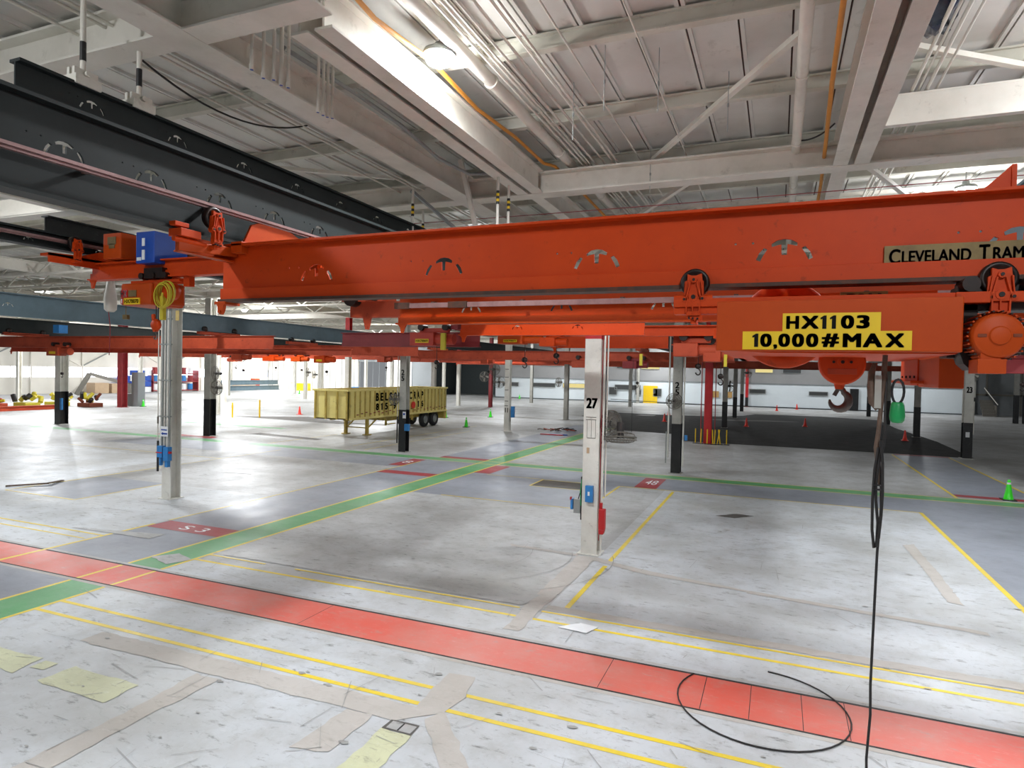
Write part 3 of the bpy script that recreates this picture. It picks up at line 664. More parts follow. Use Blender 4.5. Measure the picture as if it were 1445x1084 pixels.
# ------------------------------------------------------------------ crane parts
def carriage_mesh():
    """trolley wheel bracket, built facing -y with the wheel centre at the origin; 1 unit = 1 m"""
    S = 1 / 1850.
    P = [(345, 330), (400, 350), (460, 350), (530, 325), (540, 415), (556, 425), (562, 620), (585, 660), (580, 700), (528, 720), (515, 850), (555, 900), (545, 960), (440, 945), (350, 915), (335, 850), (350, 725), (300, 710), (280, 670), (300, 630), (312, 430), (345, 415)]
    f = lambda p: ((p[0] - 433) * S, -(p[1] - 440) * S)
    mb = MB(); mb.prism([f(p) for p in P], 'xz', -.09, -.06, 0)
    for a, b, c in (((390, 440), (345, 640), 16), ((475, 440), (525, 640), 16), ((345, 640), (345, 850), 16), ((518, 640), (512, 850), 16), ((425, 700), (425, 870), 14), ((345, 425), (320, 620), 12), ((530, 425), (552, 620), 12), ((345, 860), (520, 860), 20)):
        p, q = f(a), f(b); mb.bar((p[0], -.1, p[1]), (q[0], -.1, q[1]), c * S, .03, 0)
    for c, r in (((433, 410), 40), ((315, 670), 35), ((548, 665), 38), ((433, 640), 60)):
        p = f(c); mb.cyl((p[0], -.115, p[1]), (p[0], -.06, p[1]), r * S, n=14); mb.cyl((p[0], -.122, p[1]), (p[0], -.115, p[1]), r * S * .5, n=8, m=1)
    for c in ((380, 920), (430, 925), (490, 930)):
        p = f(c); mb.cyl((p[0], -.11, p[1]), (p[0], -.06, p[1]), 14 * S, n=6, m=1)
    mb.box(-.02, .02, -.07, .05, -.3, -.26)
    return mb
_cm = None; _wm = None
def carriage(parent, x, y, z, rz=0., m='orange'):
    global _cm, _wm
    def place(o, par):
        o.parent = par
        if par.type == 'EMPTY': o.matrix_parent_inverse = Matrix.Translation(-Vector(par.location))
    mb = carriage_mesh(); o = mb.build('wheel_carriage', [m, 'greasy']); o.location = (x, y, z); o.rotation_euler = (0, 0, rz); place(o, parent)
    w = MB(); w.lathe((0, 0, 0), 'y', [(.02, -.055), (.075, -.055), (.08, -.06), (.098, -.06), (.105, -.045), (.105, .0), (.09, .02), (.02, .02)], 28)
    wo = w.build('wheel', ['greasy']); wo.parent = o
    return o

# ------------------------------------------------------------------ near crane: girder
def main_crane():
    t = thing('bridge_crane', 'large orange bridge crane girder spanning the whole picture', 'bridge crane', (-5.2, 5, 4.4))
    mb = MB()
    hs = []
    for k in range(0, 9): hs += t_holes(-4.1 + 1.373 * k, 4.715, 1.)
    web_x(mb, 5.0, -5.28, 6.9, 4.43, 4.95, hs, .016)
    mb.box(-5.28, 6.9, 4.955, 4.992, 4.42, 4.535, 0)        # lower rail section
    mb.box(-5.28, 6.9, 4.92, 5.08, 4.395, 4.425, 1)         # running flange, worn
    mb.box(-5.28, 6.9, 4.90, 5.10, 4.95, 4.972, 0)
    g = mb.build('girder', ['orange', 'grime'], t, .003)
    e = MB(); e.box(-5.3, -5.16, 4.9, 5.1, 4.37, 4.40); e.prism([(-5.27, 4.38), (-5.17, 4.38), (-5.19, 4.3), (-5.21, 4.27), (-5.235, 4.27), (-5.25, 4.3)], 'xz', 4.9, 4.94); e.cyl((-5.22, 4.88, 4.30), (-5.22, 4.9, 4.30), .015)
    e.build('end_stop', ['orange2'], t, .003)
    # end truck under the dark runway
    e = MB()
    e.prism([(4.3, 4.80), (5.05, 4.86), (6.5, 4.97), (6.5, 5.1), (5.98, 5.1), (5.88, 5.22), (5.75, 5.26), (5.28, 5.26), (5.18, 5.22), (5.04, 4.95), (4.3, 4.89)], 'yz', -5.12, -5.09)
    e.box(-5.22, -5.12, 4.35, 6.5, 4.80, 4.815); e.box(-5.2, -5.18, 4.35, 6.5, 4.8, 4.97); e.box(-5.12, -5.0, 5.98, 6.02, 5.0, 5.24)
    e.prism([(6.02, 5.1), (6.5, 5.1), (6.5, 5.25), (6.02, 5.26)], 'yz', -5.06, -5.03)
    e.box(-5.06, -4.6, 6.45, 6.48, 4.98, 5.27)
    e.box(-5.09, -4.95, 4.9, 5.3, 4.88, 4.99)
    tr = e.build('end_truck', ['orange2'], t, .004)
    for yy in (5.4, 5.75): b = MB(); b.cyl((-5.07, yy, 5.06), (-5.09, yy, 5.06), .02, n=8); b.build('bolt', ['greasy'], tr)
    carriage(t, -5.1, 4.66, 5.17, PI / 2, 'orange'); carriage(t, -5.1, 6.2, 5.17, PI / 2, 'orange')
    e = MB(); e.box(-5.2, -5.04, 4.28, 4.5, 4.93, 5.0); e.box(-5.16, -5.08, 4.25, 4.4, 5.02, 5.06); e.cyl((-5.1, 4.25, 4.9), (-5.1, 4.6, 4.9), .025); e.build('bumper', ['orange'], t, .003)
    # right end truck
    e = MB(); e.box(6.85, 7.15, 4.2, 6.6, 4.8, 4.97); e.build('end_truck', ['orange2'], t)
    # triangular gusset on top
    e = MB(); e.prism([(1.17, 4.972), (1.34, 4.972), (1.34, 5.13)], 'xz', 5.0, 5.02); e.box(1.335, 1.36, 4.98, 5.1, 4.972, 5.13); e.build('gusset', ['orange'], t)
    # brand plaque
    p = MB(); p.box(.64, 1.62, 4.968, 4.978, 4.505, 4.648); pl = p.build('name_plaque', ['brass'], t)
    s0 = text('plaque_lettering', 'C', .668, .735, 4.525, 4.625, 4.966, 'plum', pl, bold=.03)
    text('plaque_lettering', 'LEVELAND', .742, 1.13, 4.53, 4.61, 4.966, 'plum', pl, bold=.03)
    text('plaque_lettering', 'T', 1.17, 1.23, 4.525, 4.63, 4.966, 'plum', pl, bold=.03)
    text('plaque_lettering', 'RAMRAIL', 1.245, 1.58, 4.53, 4.61, 4.966, 'plum', pl, bold=.03)
    return t
M['plum'] = mat('faded_maroon_lettering', (66, 40, 40), .6)
main_crane()

def hoist_1103():
    t = thing('hoist_trolley', 'orange hoist trolley with yellow load rating sign and hook', 'hoist', (.3, 4.6, 3.9))
    b = MB(); b.box(-.395, 1.02, 4.60, 4.66, 3.925, 4.26); fp = b.build('front_panel', ['orange2'], t, .008)
    y = MB(); y.box(-.225, .755, 4.594, 4.6, 3.935, 4.055); y.build('rating_sign', ['yellow'], fp)
    y = MB(); y.box(.02, .585, 4.593, 4.6, 4.055, 4.172); y.build('number_sign', ['yellow'], fp)
    K = lambda c: -.22 + (c / 3.01 + 965 - 1050) * .004128
    char_row('sign_lettering', [(c, K(a), K(b)) for c, a, b in (('1', 297, 324), ('0', 333, 385), (',', 392, 410), ('0', 414, 466), ('0', 474, 527), ('0', 535, 588), ('#', 602, 675), ('M', 690, 766), ('A', 772, 852), ('X', 862, 938))], 3.952, 4.04, 4.592, 'blacktext', fp)
    char_row('sign_lettering', [(c, K(a), K(b)) for c, a, b in (('H', 447, 503), ('X', 512, 588), ('1', 594, 620), ('1', 634, 660), ('0', 680, 735), ('3', 744, 798))], 4.07, 4.155, 4.591, 'blacktext', fp)
    # frame carrying everything between the two girders
    f = MB()
    f.box(-.39, -.33, 4.66, 8.2, 3.94, 4.2); f.prism([(-.39, 3.93), (1.02, 3.93), (1.0, 3.915), (-.05, 3.915)], 'xz', 4.66, 6.6)
    f.box(-.39, 1.02, 4.66, 4.9, 3.93, 3.945); f.box(-.39, .3, 6.4, 8.2, 3.94, 3.96); f.box(.3, .36, 4.7, 8.0, 3.97, 4.2)
    f.box(-.72, 1.6, 4.82, 4.9, 4.25, 4.31); f.box(-.72, 1.9, 8.0, 8.1, 4.2, 4.32); f.box(.96, 1.02, 4.66, 8.1, 4.0, 4.25)
    f.box(.2, 1.2, 6.25, 6.5, 4.12, 4.5); f.box(-.33, 1.0, 6.5, 6.6, 3.97, 4.3)
    fr = f.build('frame', ['orange'], t, .004)
    p = MB(); p.box(.48, .84, 6.235, 6.25, 4.35, 4.5); pp = p.build('maker_plate', ['brass'], fr); text('maker_lettering', 'P&H', .53, .79, 4.365, 4.485, 6.232, 'plum', pp, bold=.04)
    d = MB(); d.lathe((.04, 5.55, 4.165), 'y', [(.0, -.03), (.22, -.03), (.24, -.05), (.33, -.05), (.34, -.02), (.34, .02), (.25, .05), (.25, .9), (.3, .93), (.3, .98), (0, .98)], 40)
    d.build('cable_drum', ['orange'], t)
    r = MB()
    for k in range(26): r.tube([(.04 + .255 * math.cos(a), 5.64 + k * .028, 4.165 + .255 * math.sin(a)) for a in [i * PI / 10 for i in range(20)]], .011, 5, closed=True)
    r.build('wound_wire_rope', ['chrome'], t)
    carriage(t, -.58, 4.93, 4.43); carriage(t, 1.26, 4.93, 4.40)
    e = MB(); e.cyl((-.72, 4.86, 4.31), (-.45, 4.86, 4.31), .03); e.box(-.72, -.4, 4.84, 4.95, 4.2, 4.25); e.box(1.02, 1.2, 4.8, 4.9, 4.24, 4.31)
    e.cyl((1.1, 4.8, 4.36), (1.1, 5, 4.36), .05, m=1); e.cyl((1.42, 4.8, 4.36), (1.42, 5, 4.36), .05, m=1); e.box(1.05, 1.5, 4.9, 5.1, 4.2, 4.36, 1)
    e.build('drive_gearing', ['orange', 'greasy'], t, .004)
    # finned drive motor facing the viewer
    cx, cz = 1.185, 4.02
    m_ = MB(); m_.lathe((cx, 4.55, cz), 'y', [(0, -.03), (.05, -.03), (.055, -.012), (.11, -.008), (.125, .0), (.135, .03), (.135, .5), (0, .5)], 36, 0)
    for k in range(40):
        a = 2 * PI * k / 40; c, s = math.cos(a), math.sin(a)
        m_.cyl((cx + c * .148, 4.58, cz + s * .148), (cx + c * .148, 5.0, cz + s * .148), .0065, n=5, m=k % 2)
    for dz in (-1, 1): m_.box(cx + dz * .085 - .022, cx + dz * .085 + .022, 4.535, 4.55, cz - .008, cz + .012, 2)
    m_.box(1.085, 1.225, 4.55, 4.75, 3.80, 3.885, 0); m_.box(1.1, 1.2, 4.56, 4.75, 3.88, 3.92, 0)
    m_.prism([(1.03, 3.95), (1.1, 3.95), (1.1, 3.82), (1.06, 3.86)], 'xz', 4.75, 4.95, 1)
    m_.cyl((.99, 4.95, 4.05), (1.3, 4.95, 4.05), .13, n=16, m=1); m_.box(1.0, 1.16, 4.9, 5.1, 3.9, 4.3, 1)
    m_.build('drive_motor', ['orange2', 'greasy', 'rust'], t, .003)
    g = MB(); g.box(1.04, 1.19, 5.3, 6.0, 3.70, 3.97); g.box(1.03, 1.17, 6.0, 6.75, 3.71, 3.97, 1); g.box(.95, 1.06, 5.8, 6.7, 3.725, 3.75, 0)
    for k in range(4): g.cyl((1.02, 6.1 + k * .18, 3.78), (1.03, 6.1 + k * .18, 3.78), .012, n=6, m=2)
    g.build('gearbox', ['orange2', 'orange', 'greasy'], t, .02)
    # hook block
    hx, hy, hz = .455, 5.6, 3.87
    h = MB(); h.lathe((hx, hy, hz), 'y', [(0, -.075), (.15, -.075), (.163, -.06), (.165, -.02), (.165, .02), (.163, .06), (.15, .075), (0, .075)], 36)
    h.cyl((hx, hy - .095, hz + .01), (hx, hy - .07, hz + .01), .036, n=18); h.cyl((hx, hy - .1, hz + .01), (hx, hy - .09, hz + .01), .014, n=8, m=1)
    for dx in (-.06, .06): h.cyl((hx + dx, hy - .08, hz + .01), (hx + dx, hy - .07, hz + .01), .011, n=8, m=1)
    h.box(hx - .1, hx + .1, hy - .079, hy - .072, hz - .085, hz - .04, 2)
    hb = h.build('hook_block', ['orange', 'greasy', 'redorange'], t, .002)
    k = MB(); k.cyl((hx - .01, hy, hz - .2), (hx - .01, hy, hz - .14), .03, .045, n=12, m=1)
    pts = []; rad = []
    c = Vector((hx - .01, hy, hz - .285))
    pts.append(Vector((hx - .015, hy, hz - .18))); rad.append(.02)
    pts.append(Vector((hx + .015, hy, hz - .205))); rad.append(.02)
    for i in range(15):
        a = math.radians(62 - i * 17.5); R = .066
        pts.append(c + Vector((math.cos(a) * R, 0, math.sin(a) * R * 1.05))); rad.append([.022, .025, .028, .031, .033, .034, .034, .033, .031, .028, .025, .021, .018, .013, .007][i])
    k.tube(pts, rad, 12); k.bar((hx - .045, hy, hz - .25), (hx - .02, hy, hz - .2), .016, .03)
    k.build('hook', ['chrome', 'orange'], hb)
    r = MB()
    for dx in (-.15, -.13, .15): r.cyl((hx + dx, hy, hz), (hx + dx * .6, hy, 4.3), .009, n=6)
    r.build('hoist_rope', ['chrome'], t)
hoist_1103()

def cable_set():
    t = thing('pendant_cable', 'black pendant control cable looped and tied, hanging below the hoist', 'cable', (.63, 4.9, 2.6))
    a = MB()
    def P(l): return [Vector(p) for p in l]
    a.tube(P([(.66, 4.95, 3.95), (.67, 4.93, 3.75), (.665, 4.9, 3.55), (.67, 4.9, 3.4), (.66, 4.9, 3.3), (.64, 4.9, 3.2), (.655, 4.9, 3.05), (.66, 4.9, 2.9), (.652, 4.9, 2.75), (.645, 4.9, 2.6), (.638, 4.9, 2.2), (.63, 4.9, 1.7), (.635, 4.9, 1.5), (.62, 4.9, 1.2), (.63, 4.9, .9), (.6, 4.9, .4), (.58, 4.85, .03), (.5, 4.6, .012), (.2, 4.3, .012)]), .0085, 8)
    a.tube(P([(.63, 4.88, 3.3), (.612, 4.88, 3.15), (.605, 4.88, 2.95), (.608, 4.88, 2.75), (.622, 4.88, 2.63), (.636, 4.88, 2.64), (.64, 4.88, 2.8), (.625, 4.88, 2.95), (.622, 4.88, 3.05), (.635, 4.88, 3.2), (.65, 4.88, 3.32)]), .009, 8)
    a.tube(P([(.64, 4.86, 3.35), (.655, 4.86, 3.2), (.66, 4.86, 3.0), (.656, 4.86, 2.85), (.645, 4.86, 2.7)]), .009, 8)
    a.build('cable', ['cord'], t)
    b = MB(); b.tube(P([(.6, 4.95, 3.86), (.585, 4.94, 3.8), (.58, 4.93, 3.7), (.59, 4.92, 3.6), (.62, 4.92, 3.55)]), [.012, .02, .024, .024, .012], 8)
    b.tube(P([(.66, 4.93, 3.92), (.655, 4.93, 3.75), (.645, 4.92, 3.6), (.63, 4.9, 3.4), (.62, 4.9, 3.3), (.635, 4.9, 3.15), (.645, 4.9, 3.05)]), [.016, .017, .014, .014, .016, .013, .008], 8)
    b.box(.60, .64, 4.9, 4.94, 3.56, 3.78, 1)
    b.build('strap_sleeve', ['brownhose', 'colgrey'], t)
    for z in (3.02, 3.05): c = MB(); c.tube([(.632 + .03 * math.cos(i), 4.88 + .02 * math.sin(i), z) for i in range(6)], .004, 5, closed=True); c.build('cable_tie', ['black'], t)
    g = thing('chain_bag', 'green fabric bag hanging on a black loop below the hoist', 'bag', (.74, 4.9, 3.5))
    b = MB(); n = 20
    prof = [(.0, .0), (.03, .004), (.042, .02), (.046, .05), (.043, .09), (.04, .12), (.036, .135), (.03, .14)]
    b.lathe((.735, 4.9, 3.465), 'z', prof, n); b.build('bag_body', ['green'], g)
    b = MB(); b.tube([(.735 + .032 * math.sin(a) * 1.1, 4.9, 3.675 - .08 * math.cos(a)) for a in [i * 2 * PI / 16 for i in range(16)]], .008, 8, closed=True); b.build('loop', ['black'], g)
    w = MB(); w.tube([( -.1 + .92 * math.cos(a) + .02, 7.86 + .92 * math.sin(a), .014) for a in [math.radians(150 + i * 8) for i in range(38)]], .009, 6)
    tag(w.build('floor_cable', ['cord']), 'thin black cable coiled in a wide loop on the red lane', 'cable')
cable_set()

# ------------------------------------------------------------------ second girder
def simple_crane(label, x0, x1, y, z0=4.43, z1=4.87, m='orange', rail=False, truck=None, pitch=1.37, stop=True, grp=None, rail_x=None):
    t = thing('bridge_crane', label, 'bridge crane', (x0, y, z0), grp)
    mb = MB(); hs = []
    if pitch:
        x = x0 + 1.2
        while x < x1 - .5: hs += t_holes(x, z0 + (z1 - z0) * .62, (z1 - z0) / .52, False); x += pitch
    if hs: web_x(mb, y, x0, x1, z0 + .02, z1 - .02, hs, .016)
    else: mb.box(x0, x1, y - .012, y + .012, z0 + .02, z1 - .02)
    mb.box(x0, x1, y - .045, y - .008, z0 + .02, z0 + .11)
    mb.box(x0 - .03, x1, y - .08, y + .08, z0, z0 + .022); mb.box(x0, x1, y - .1, y + .1, z1 - .02, z1)
    mb.build('girder', [m], t)
    if stop:
        e = MB(); e.prism([(x0 + .01, z0), (x0 + .16, z0), (x0 + .13, z0 - .05), (x0 + .1, z0 - .13), (x0 + .06, z0 - .13), (x0 + .05, z0 - .05)], 'xz', y - .07, y - .04); e.build('end_stop', [m], t)
    if rail:
        r = MB(); r.box(x0 + .25, x1, y - .14, y - .1, rail, rail + .07); r.box(x0, x0 + .25, y - .16, y - .1, rail - .01, rail + .08, 1); r.box(x0 + .9, x0 + 1.2, y - .16, y - .1, rail - .01, rail + .08, 1)
        x = x0 + .6
        while x < x1: r.box(x, x + .05, y - .12, y, rail + .06, rail + .09, 1); x += 1.4
        r.build('conductor_rail', ['rail', 'grime'], t)
    for X in (truck or ()):
        e = MB(); e.box(X - .1, X + .1, y - 1.0, y + 1.0, z1 + .02, z1 + .14); e.box(X - .03, X + .03, y - .9, y + .9, z1 + .0, z1 + .02)
        tr = e.build('end_truck', [m], t)
        for dy in (-.75, .75):
            w = MB(); w.lathe((X, y + dy, z1 + .22), 'x', [(0, -.1), (.1, -.1), (.12, -.05), (.12, .05), (.1, .1), (0, .1)], 16); w.build('wheel', ['greasy'], tr)
    return t
t2 = simple_crane('orange girder with a white conductor bar just behind the big girder', -5.32, 6.9, 8.4, 4.43, 4.87, 'orange2', 4.665, None, 1.37)
e = MB()
e.box(-6.6, -5.3, 8.9, 9.1, 4.6, 4.85); e.box(-6.7, -5.9, 8.8, 9.2, 4.85, 4.95); e.cyl((-6.5, 8.75, 4.9), (-6.5, 8.95, 4.9), .13, n=16, m=1); e.cyl((-6.05, 8.75, 4.95), (-6.05, 8.95, 4.95), .1, n=16, m=1); e.prism([(-6.35, 4.6), (-6.2, 4.6), (-6.25, 4.4), (-6.3, 4.4)], 'xz', 8.9, 8.95)
tag(e.build('end_carriage', ['redorange', 'greasy']), 'dark orange end carriage sticking out behind the second girder', 'carriage')

# ------------------------------------------------------------------ small hoist on its own bridge (upper left)
simple_crane('slim orange bridge beam under the upper left hoist', -10.46, -6.3, 7.2, 5.1, 5.37, 'orange', None, None, None)
c7 = [o for o in bpy.data.objects if o.name.startswith('bridge_crane')][-1]
def left_crane_bits(t):
    e = MB(); e.prism([(6.4, 5.28), (8.2, 5.28), (8.2, 5.42), (7.9, 5.55), (7.2, 5.56), (6.9, 5.45), (6.4, 5.42)], 'yz', -10.32, -10.28); e.box(-10.5, -10.28, 6.4, 8.2, 5.38, 5.42)
    e.build('end_truck', ['orange'], t)
    carriage(t, -10.25, 6.75, 5.62, PI / 2, 'orange'); carriage(t, -10.25, 8.0, 5.62, PI / 2, 'orange')
    r = MB(); r.box(-10.5, -6.3, 7.62, 7.68, 5.48, 5.54); r.build('conductor_rail', ['grime'], t)
left_crane_bits(t := c7)
def control_box(name, x0, x1, y0, y1, z0, z1, m, label, plates):
    t = thing(name, label, 'control box', (x0, y0, z0))
    b = MB(); b.box(x0, x1, y0, y1, z0, z1); b.build('enclosure', [m], t, .012)
    for (a, b_, c, d, mm) in plates:
        p = MB(); p.box(a, b_, y0 - .008, y0, c, d); p.build('label_plate', [mm], t)
control_box('control_box', -9.94, -9.53, 6.85, 7.5, 5.40, 5.80, 'orange2', 'orange control box with a worn brass plate on the bridge beam', [(-9.83, -9.64, 5.62, 5.74, 'brass'), (-9.8, -9.67, 5.56, 5.63, 'brass')])
control_box('control_box', -9.20, -8.80, 6.85, 7.45, 5.30, 5.78, 'blue', 'bright blue control box with white labels above the hoist', [(-9.06, -9.0, 5.56, 5.68, 'white2'), (-9.06, -9.0, 5.35, 5.5, 'white2'), (-9.17, -9.08, 5.34, 5.39, 'white2')])
def hoist_70070():
    t = thing('hoist_trolley', 'small orange hoist with HX70070 plate and yellow cable coil', 'hoist', (-9.2, 7, 4.65))
    b = MB(); b.box(-9.53, -8.86, 6.9, 7.5, 4.66, 5.0); b.box(-8.9, -8.78, 6.95, 7.45, 4.68, 5.02)
    body = b.build('body', ['orange2'], t, .03)
    p = MB(); p.box(-9.44, -9.09, 6.885, 6.9, 4.67, 4.77); q = p.build('number_plate', ['yellow'], body); text('number_lettering', 'HX70070', -9.42, -9.11, 4.69, 4.75, 6.883, 'blacktext', q, bold=.03)
    p = MB(); p.box(-9.34, -9.17, 6.888, 6.9, 4.79, 4.89); p.build('maker_plate', ['brass'], body)
    p = MB(); p.box(-9.51, -9.37, 6.889, 6.9, 4.78, 4.9); q = p.build('red_label', ['red'], body); text('hx_lettering', 'HX', -9.505, -9.375, 4.79, 4.89, 6.886, 'white2', q, bold=.02)
    p = MB(); p.box(-9.51, -9.46, 6.889, 6.9, 4.68, 4.77); q = p.build('red_label', ['red'], body); text('hx_lettering', '1', -9.497, -9.475, 4.69, 4.76, 6.886, 'white2', q, bold=.02)
    m_ = MB(); m_.lathe((-8.5, 7.0, 4.86), 'y', [(0, -.12), (.1, -.12), (.12, -.1), (.125, -.05), (.125, .02), (0, .02)], 24); m_.box(-8.42, -8.3, 7.1, 7.2, 4.95, 5.15); m_.build('motor', ['orange'], t)
    c = MB()
    for k in range(7):
        R = .15 + .008 * (k % 3); c.tube([(-8.5 + R * math.cos(a) * (1 + .05 * math.sin(k)), 6.9 - .02 * k, 4.83 - .02 * k * .5 + R * 1.15 * math.sin(a)) for a in [i * PI / 12 for i in range(24)]], .009, 6, closed=True)
    c.build('cable_coil', ['yellowcord'], t)
    c = MB(); c.box(-8.62, -8.55, 6.85, 6.92, 4.42, 4.78); c.cyl((-8.585, 6.88, 4.78), (-8.585, 6.88, 4.83), .02); c.build('push_button_pendant', ['yellowcord'], t, .012)
    c = MB(); c.box(-9.3, -8.6, 7.1, 7.3, 5.02, 5.1); c.box(-9.15, -8.75, 7.0, 7.2, 5.08, 5.24, 1); c.box(-9.5, -8.45, 7.05, 7.12, 5.02, 5.06, 0)
    for x in (-9.2, -8.95, -8.7): c.cyl((x, 6.98, 5.12), (x, 7.1, 5.12), .05, n=12, m=1)
    c.build('trolley_frame', ['orange', 'greasy'], t)
    c = MB(); c.lathe((-8.87, 7.0, 4.36), 'y', [(0, -.04), (.07, -.04), (.09, -.02), (.09, .02), (.07, .04), (0, .04)], 18); c.cyl((-8.9, 7, 4.42), (-8.93, 7, 4.52), .04, .03, n=8)
    c.prism([(-8.93, 4.36), (-8.81, 4.38), (-8.85, 4.26), (-8.9, 4.25)], 'xz', 6.97, 7.03)
    hb = c.build('hook_block', ['orange'], t)
    c = MB(); c.tube([(-8.88, 7, 4.25)] + [(-8.88 + .035 * math.cos(a), 7, 4.18 + .04 * math.sin(a)) for a in [math.radians(70 - i * 24) for i in range(11)]], .011, 8); c.build('hook', ['chrome'], hb)
    c = MB(); c.cyl((-8.87, 7, 4.4), (-8.87, 7, 4.7), .008, n=6); c.cyl((-8.82, 7, 4.4), (-8.82, 7, 4.7), .008, n=6); c.build('hoist_rope', ['cord'], t)
    c = MB(); c.box(-9.55, -9.45, 6.95, 7.0, 4.45, 4.52); c.cyl((-9.5, 6.97, 4.5), (-9.5, 6.97, 4.66), .006, n=5); c.build('limit_switch', ['brass'], t)
hoist_70070()
for o in bpy.data.objects:
    if o.get('label') == 'small orange hoist with HX70070 plate and yellow cable coil': o.location.y += .1
    if o.get('category') == 'control box': o.location.y += .15
mb = MB(); mb.lathe((-11.15, 8.0, 5.0), 'z', [(0, -.32), (.06, -.32), (.1, -.28), (.11, -.1), (.08, .1), (.05, .3), (0, .33)], 12); tag(mb.build('cloth_bundle', ['white']), 'white wrapped bundle hanging at the end of the small bridge', 'bundle')
pipe('hanging_cord', 'thin dark red cord hanging from the white bundle', 'cord', [(-11.15, 8.0, 5.4), (-11.2, 8.0, 4.7), (-11.15, 8.0, 4.4), (-11.17, 8, 3.9)], .008, 'maroon', n=5)  # plain thin cord that hangs loose

# ------------------------------------------------------------------ far cranes
simple_crane('faded red-orange crane girder running off the left edge', -44, -18, 19.5, 4.43, 4.95, 'redorange', None, (-33.0, -20.8), None)
simple_crane('faded red-orange girder just past the one at the left edge', -36, -15.2, 20.6, 4.25, 4.5, 'redorange', None, (-20.8,), None)
simple_crane('faded crane girder with clustered hoists right of the left edge girder', -24, -14.5, 24.4, 4.35, 4.8, 'redorange', None, (-20.8, -17.45), None)
simple_crane('long thin red-orange girder beyond the trailer', -34, -9, 31.5, 4.43, 4.85, 'redorange', None, (-33, -17.45), None)
simple_crane('reddish girder end behind the red hoist', -12.5, -7.8, 16.5, 4.43, 4.85, 'maroon', None, (-8.1,), None, False)
simple_crane('orange girder carrying the HX70071 hoist', -5.83, -2.2, 11.45, 4.45, 4.75, 'orange', None, None, 1.2)
simple_crane('narrow orange girder directly behind the HX70071 hoist', -5.9, -1.0, 13.9, 4.58, 4.8, 'orange', None, None, None)
simple_crane('orange girder beside the top of the column marked 27', -5.7, -2.6, 16.7, 4.43, 4.85, 'orange', None, (-5.25,), None)
simple_crane('deep red-orange girder far beyond the column marked 27', -16, -1.6, 27, 4.3, 4.7, 'redorange', None, (-5.25,), None)
simple_crane('dark orange girder behind the red column', -2.1, 6.9, 14.2, 4.4, 4.7, 'redorange', None, (6.95,), None)
for y, x0, x1, lb in ((40, -52, -18, 'thin far girder above the stacked goods'), (48, -30, 6, 'thin far girder over the dark floor'), (58, -30, 10, 'farthest thin orange girder before the office wall')):
    simple_crane(lb, x0, x1, y, 4.43, 4.85, 'redorange', None, None, None)
def small_hoist(x, y, z, label, m='orange', plate=None, w=.55, h=.3, hook=.45, light=None):
    t = thing('hoist_trolley', label, 'hoist', (x, y, z))
    b = MB(); b.box(x - w, x, y - .2, y + .2, z, z + h); b.cyl((x, y, z + h / 2), (x + w * .7, y, z + h / 2), h * .42, n=14); b.box(x - w * .7, x + w * .5, y - .06, y + .06, z + h, z + h + .12)
    b.build('body', [m], t, .02)
    for dx in (-w * .6, w * .4): c = MB(); c.cyl((x + dx, y - .14, z + h + .14), (x + dx, y + .14, z + h + .14), .09, n=12); c.build('trolley_wheel', ['greasy'], t)
    if plate:
        p = MB(); p.box(x - w * .75, x - w * .2, y - .21, y - .2, z + h * .2, z + h * .5); q = p.build('number_plate', ['yellow'], t)
        if plate != 'x': text('number_lettering', plate, x - w * .72, x - w * .23, z + h * .27, z + h * .44, y - .213, 'blacktext', q, bold=.02)
    k = MB(); k.cyl((x, y, z - hook + .12), (x, y, z), .008, n=5); k.lathe((x, y, z - hook + .1), 'y', [(0, -.04), (.06, -.04), (.06, .04), (0, .04)], 12)
    k.tube([(x + .05 * math.cos(a), y, z - hook - .02 + .06 * math.sin(a)) for a in [math.radians(80 - i * 28) for i in range(10)]], .014, 6)
    k.build('hook_block', ['greasy'], t)
    return t
small_hoist(-8.62, 15.5, 4.42, 'dark red hoist with a yellow plate behind the second girder end', 'brick', 'HX70069', .75, .36, .55)
mb = MB(); mb.box(-8.35, -8.22, 15.2, 15.28, 4.3, 4.75); tag(mb.build('pendant', ['yellowcord']), 'yellow push button pendant on the dark red hoist', 'pendant')
small_hoist(-5.3, 13.6, 4.38, 'orange hoist with yellow HX70071 plate left of column 27', 'orange2', 'HX70071', .6, .2, .45)
small_hoist(-4.55, 13.6, 4.33, 'orange motor block right of the HX70071 hoist', 'orange', None, .35, .2, .3)
small_hoist(-29.9, 19.2, 4.05, 'faded orange hoist over the black based column at the left', 'redorange', 'x', .8, .38, .9)
small_hoist(-24.2, 24.2, 4.05, 'far dark hoist left of the white column pair', 'redorange', None, .6, .3, .6)
small_hoist(-28.6, 31.2, 4.1, 'far orange hoist above the stacked grey beams', 'orange', None, .9, .3, .5)
small_hoist(-26.6, 31.2, 4.1, 'second far orange hoist above the stacked grey beams', 'orange2', None, .7, .3, .6)
small_hoist(-19.2, 24.2, 3.98, 'cluttered orange hoist above the trailer front', 'orange', 'x', .6, .32, .5)
small_hoist(-20.6, 31.2, 4.15, 'round dark hoist above the middle of the trailer', 'redorange', None, .5, .32, .4)
small_hoist(-14.2, 31.2, 4.15, 'dark hoist in front of the dark bay', 'redorange', None, .4, .3, .5)
small_hoist(-7.6, 26.8, 4.0, 'far orange hoist over the cable pile', 'redorange', None, .6, .3, .5)
small_hoist(-5.4, 26.8, 4.0, 'far hoist left of column 27 with dangling hook', 'maroon', None, .6, .3, .7)
small_hoist(-1.55, 14.0, 4.15, 'dark red hoist between column 25 and the red column', 'redorange', None, .5, .28, .3)
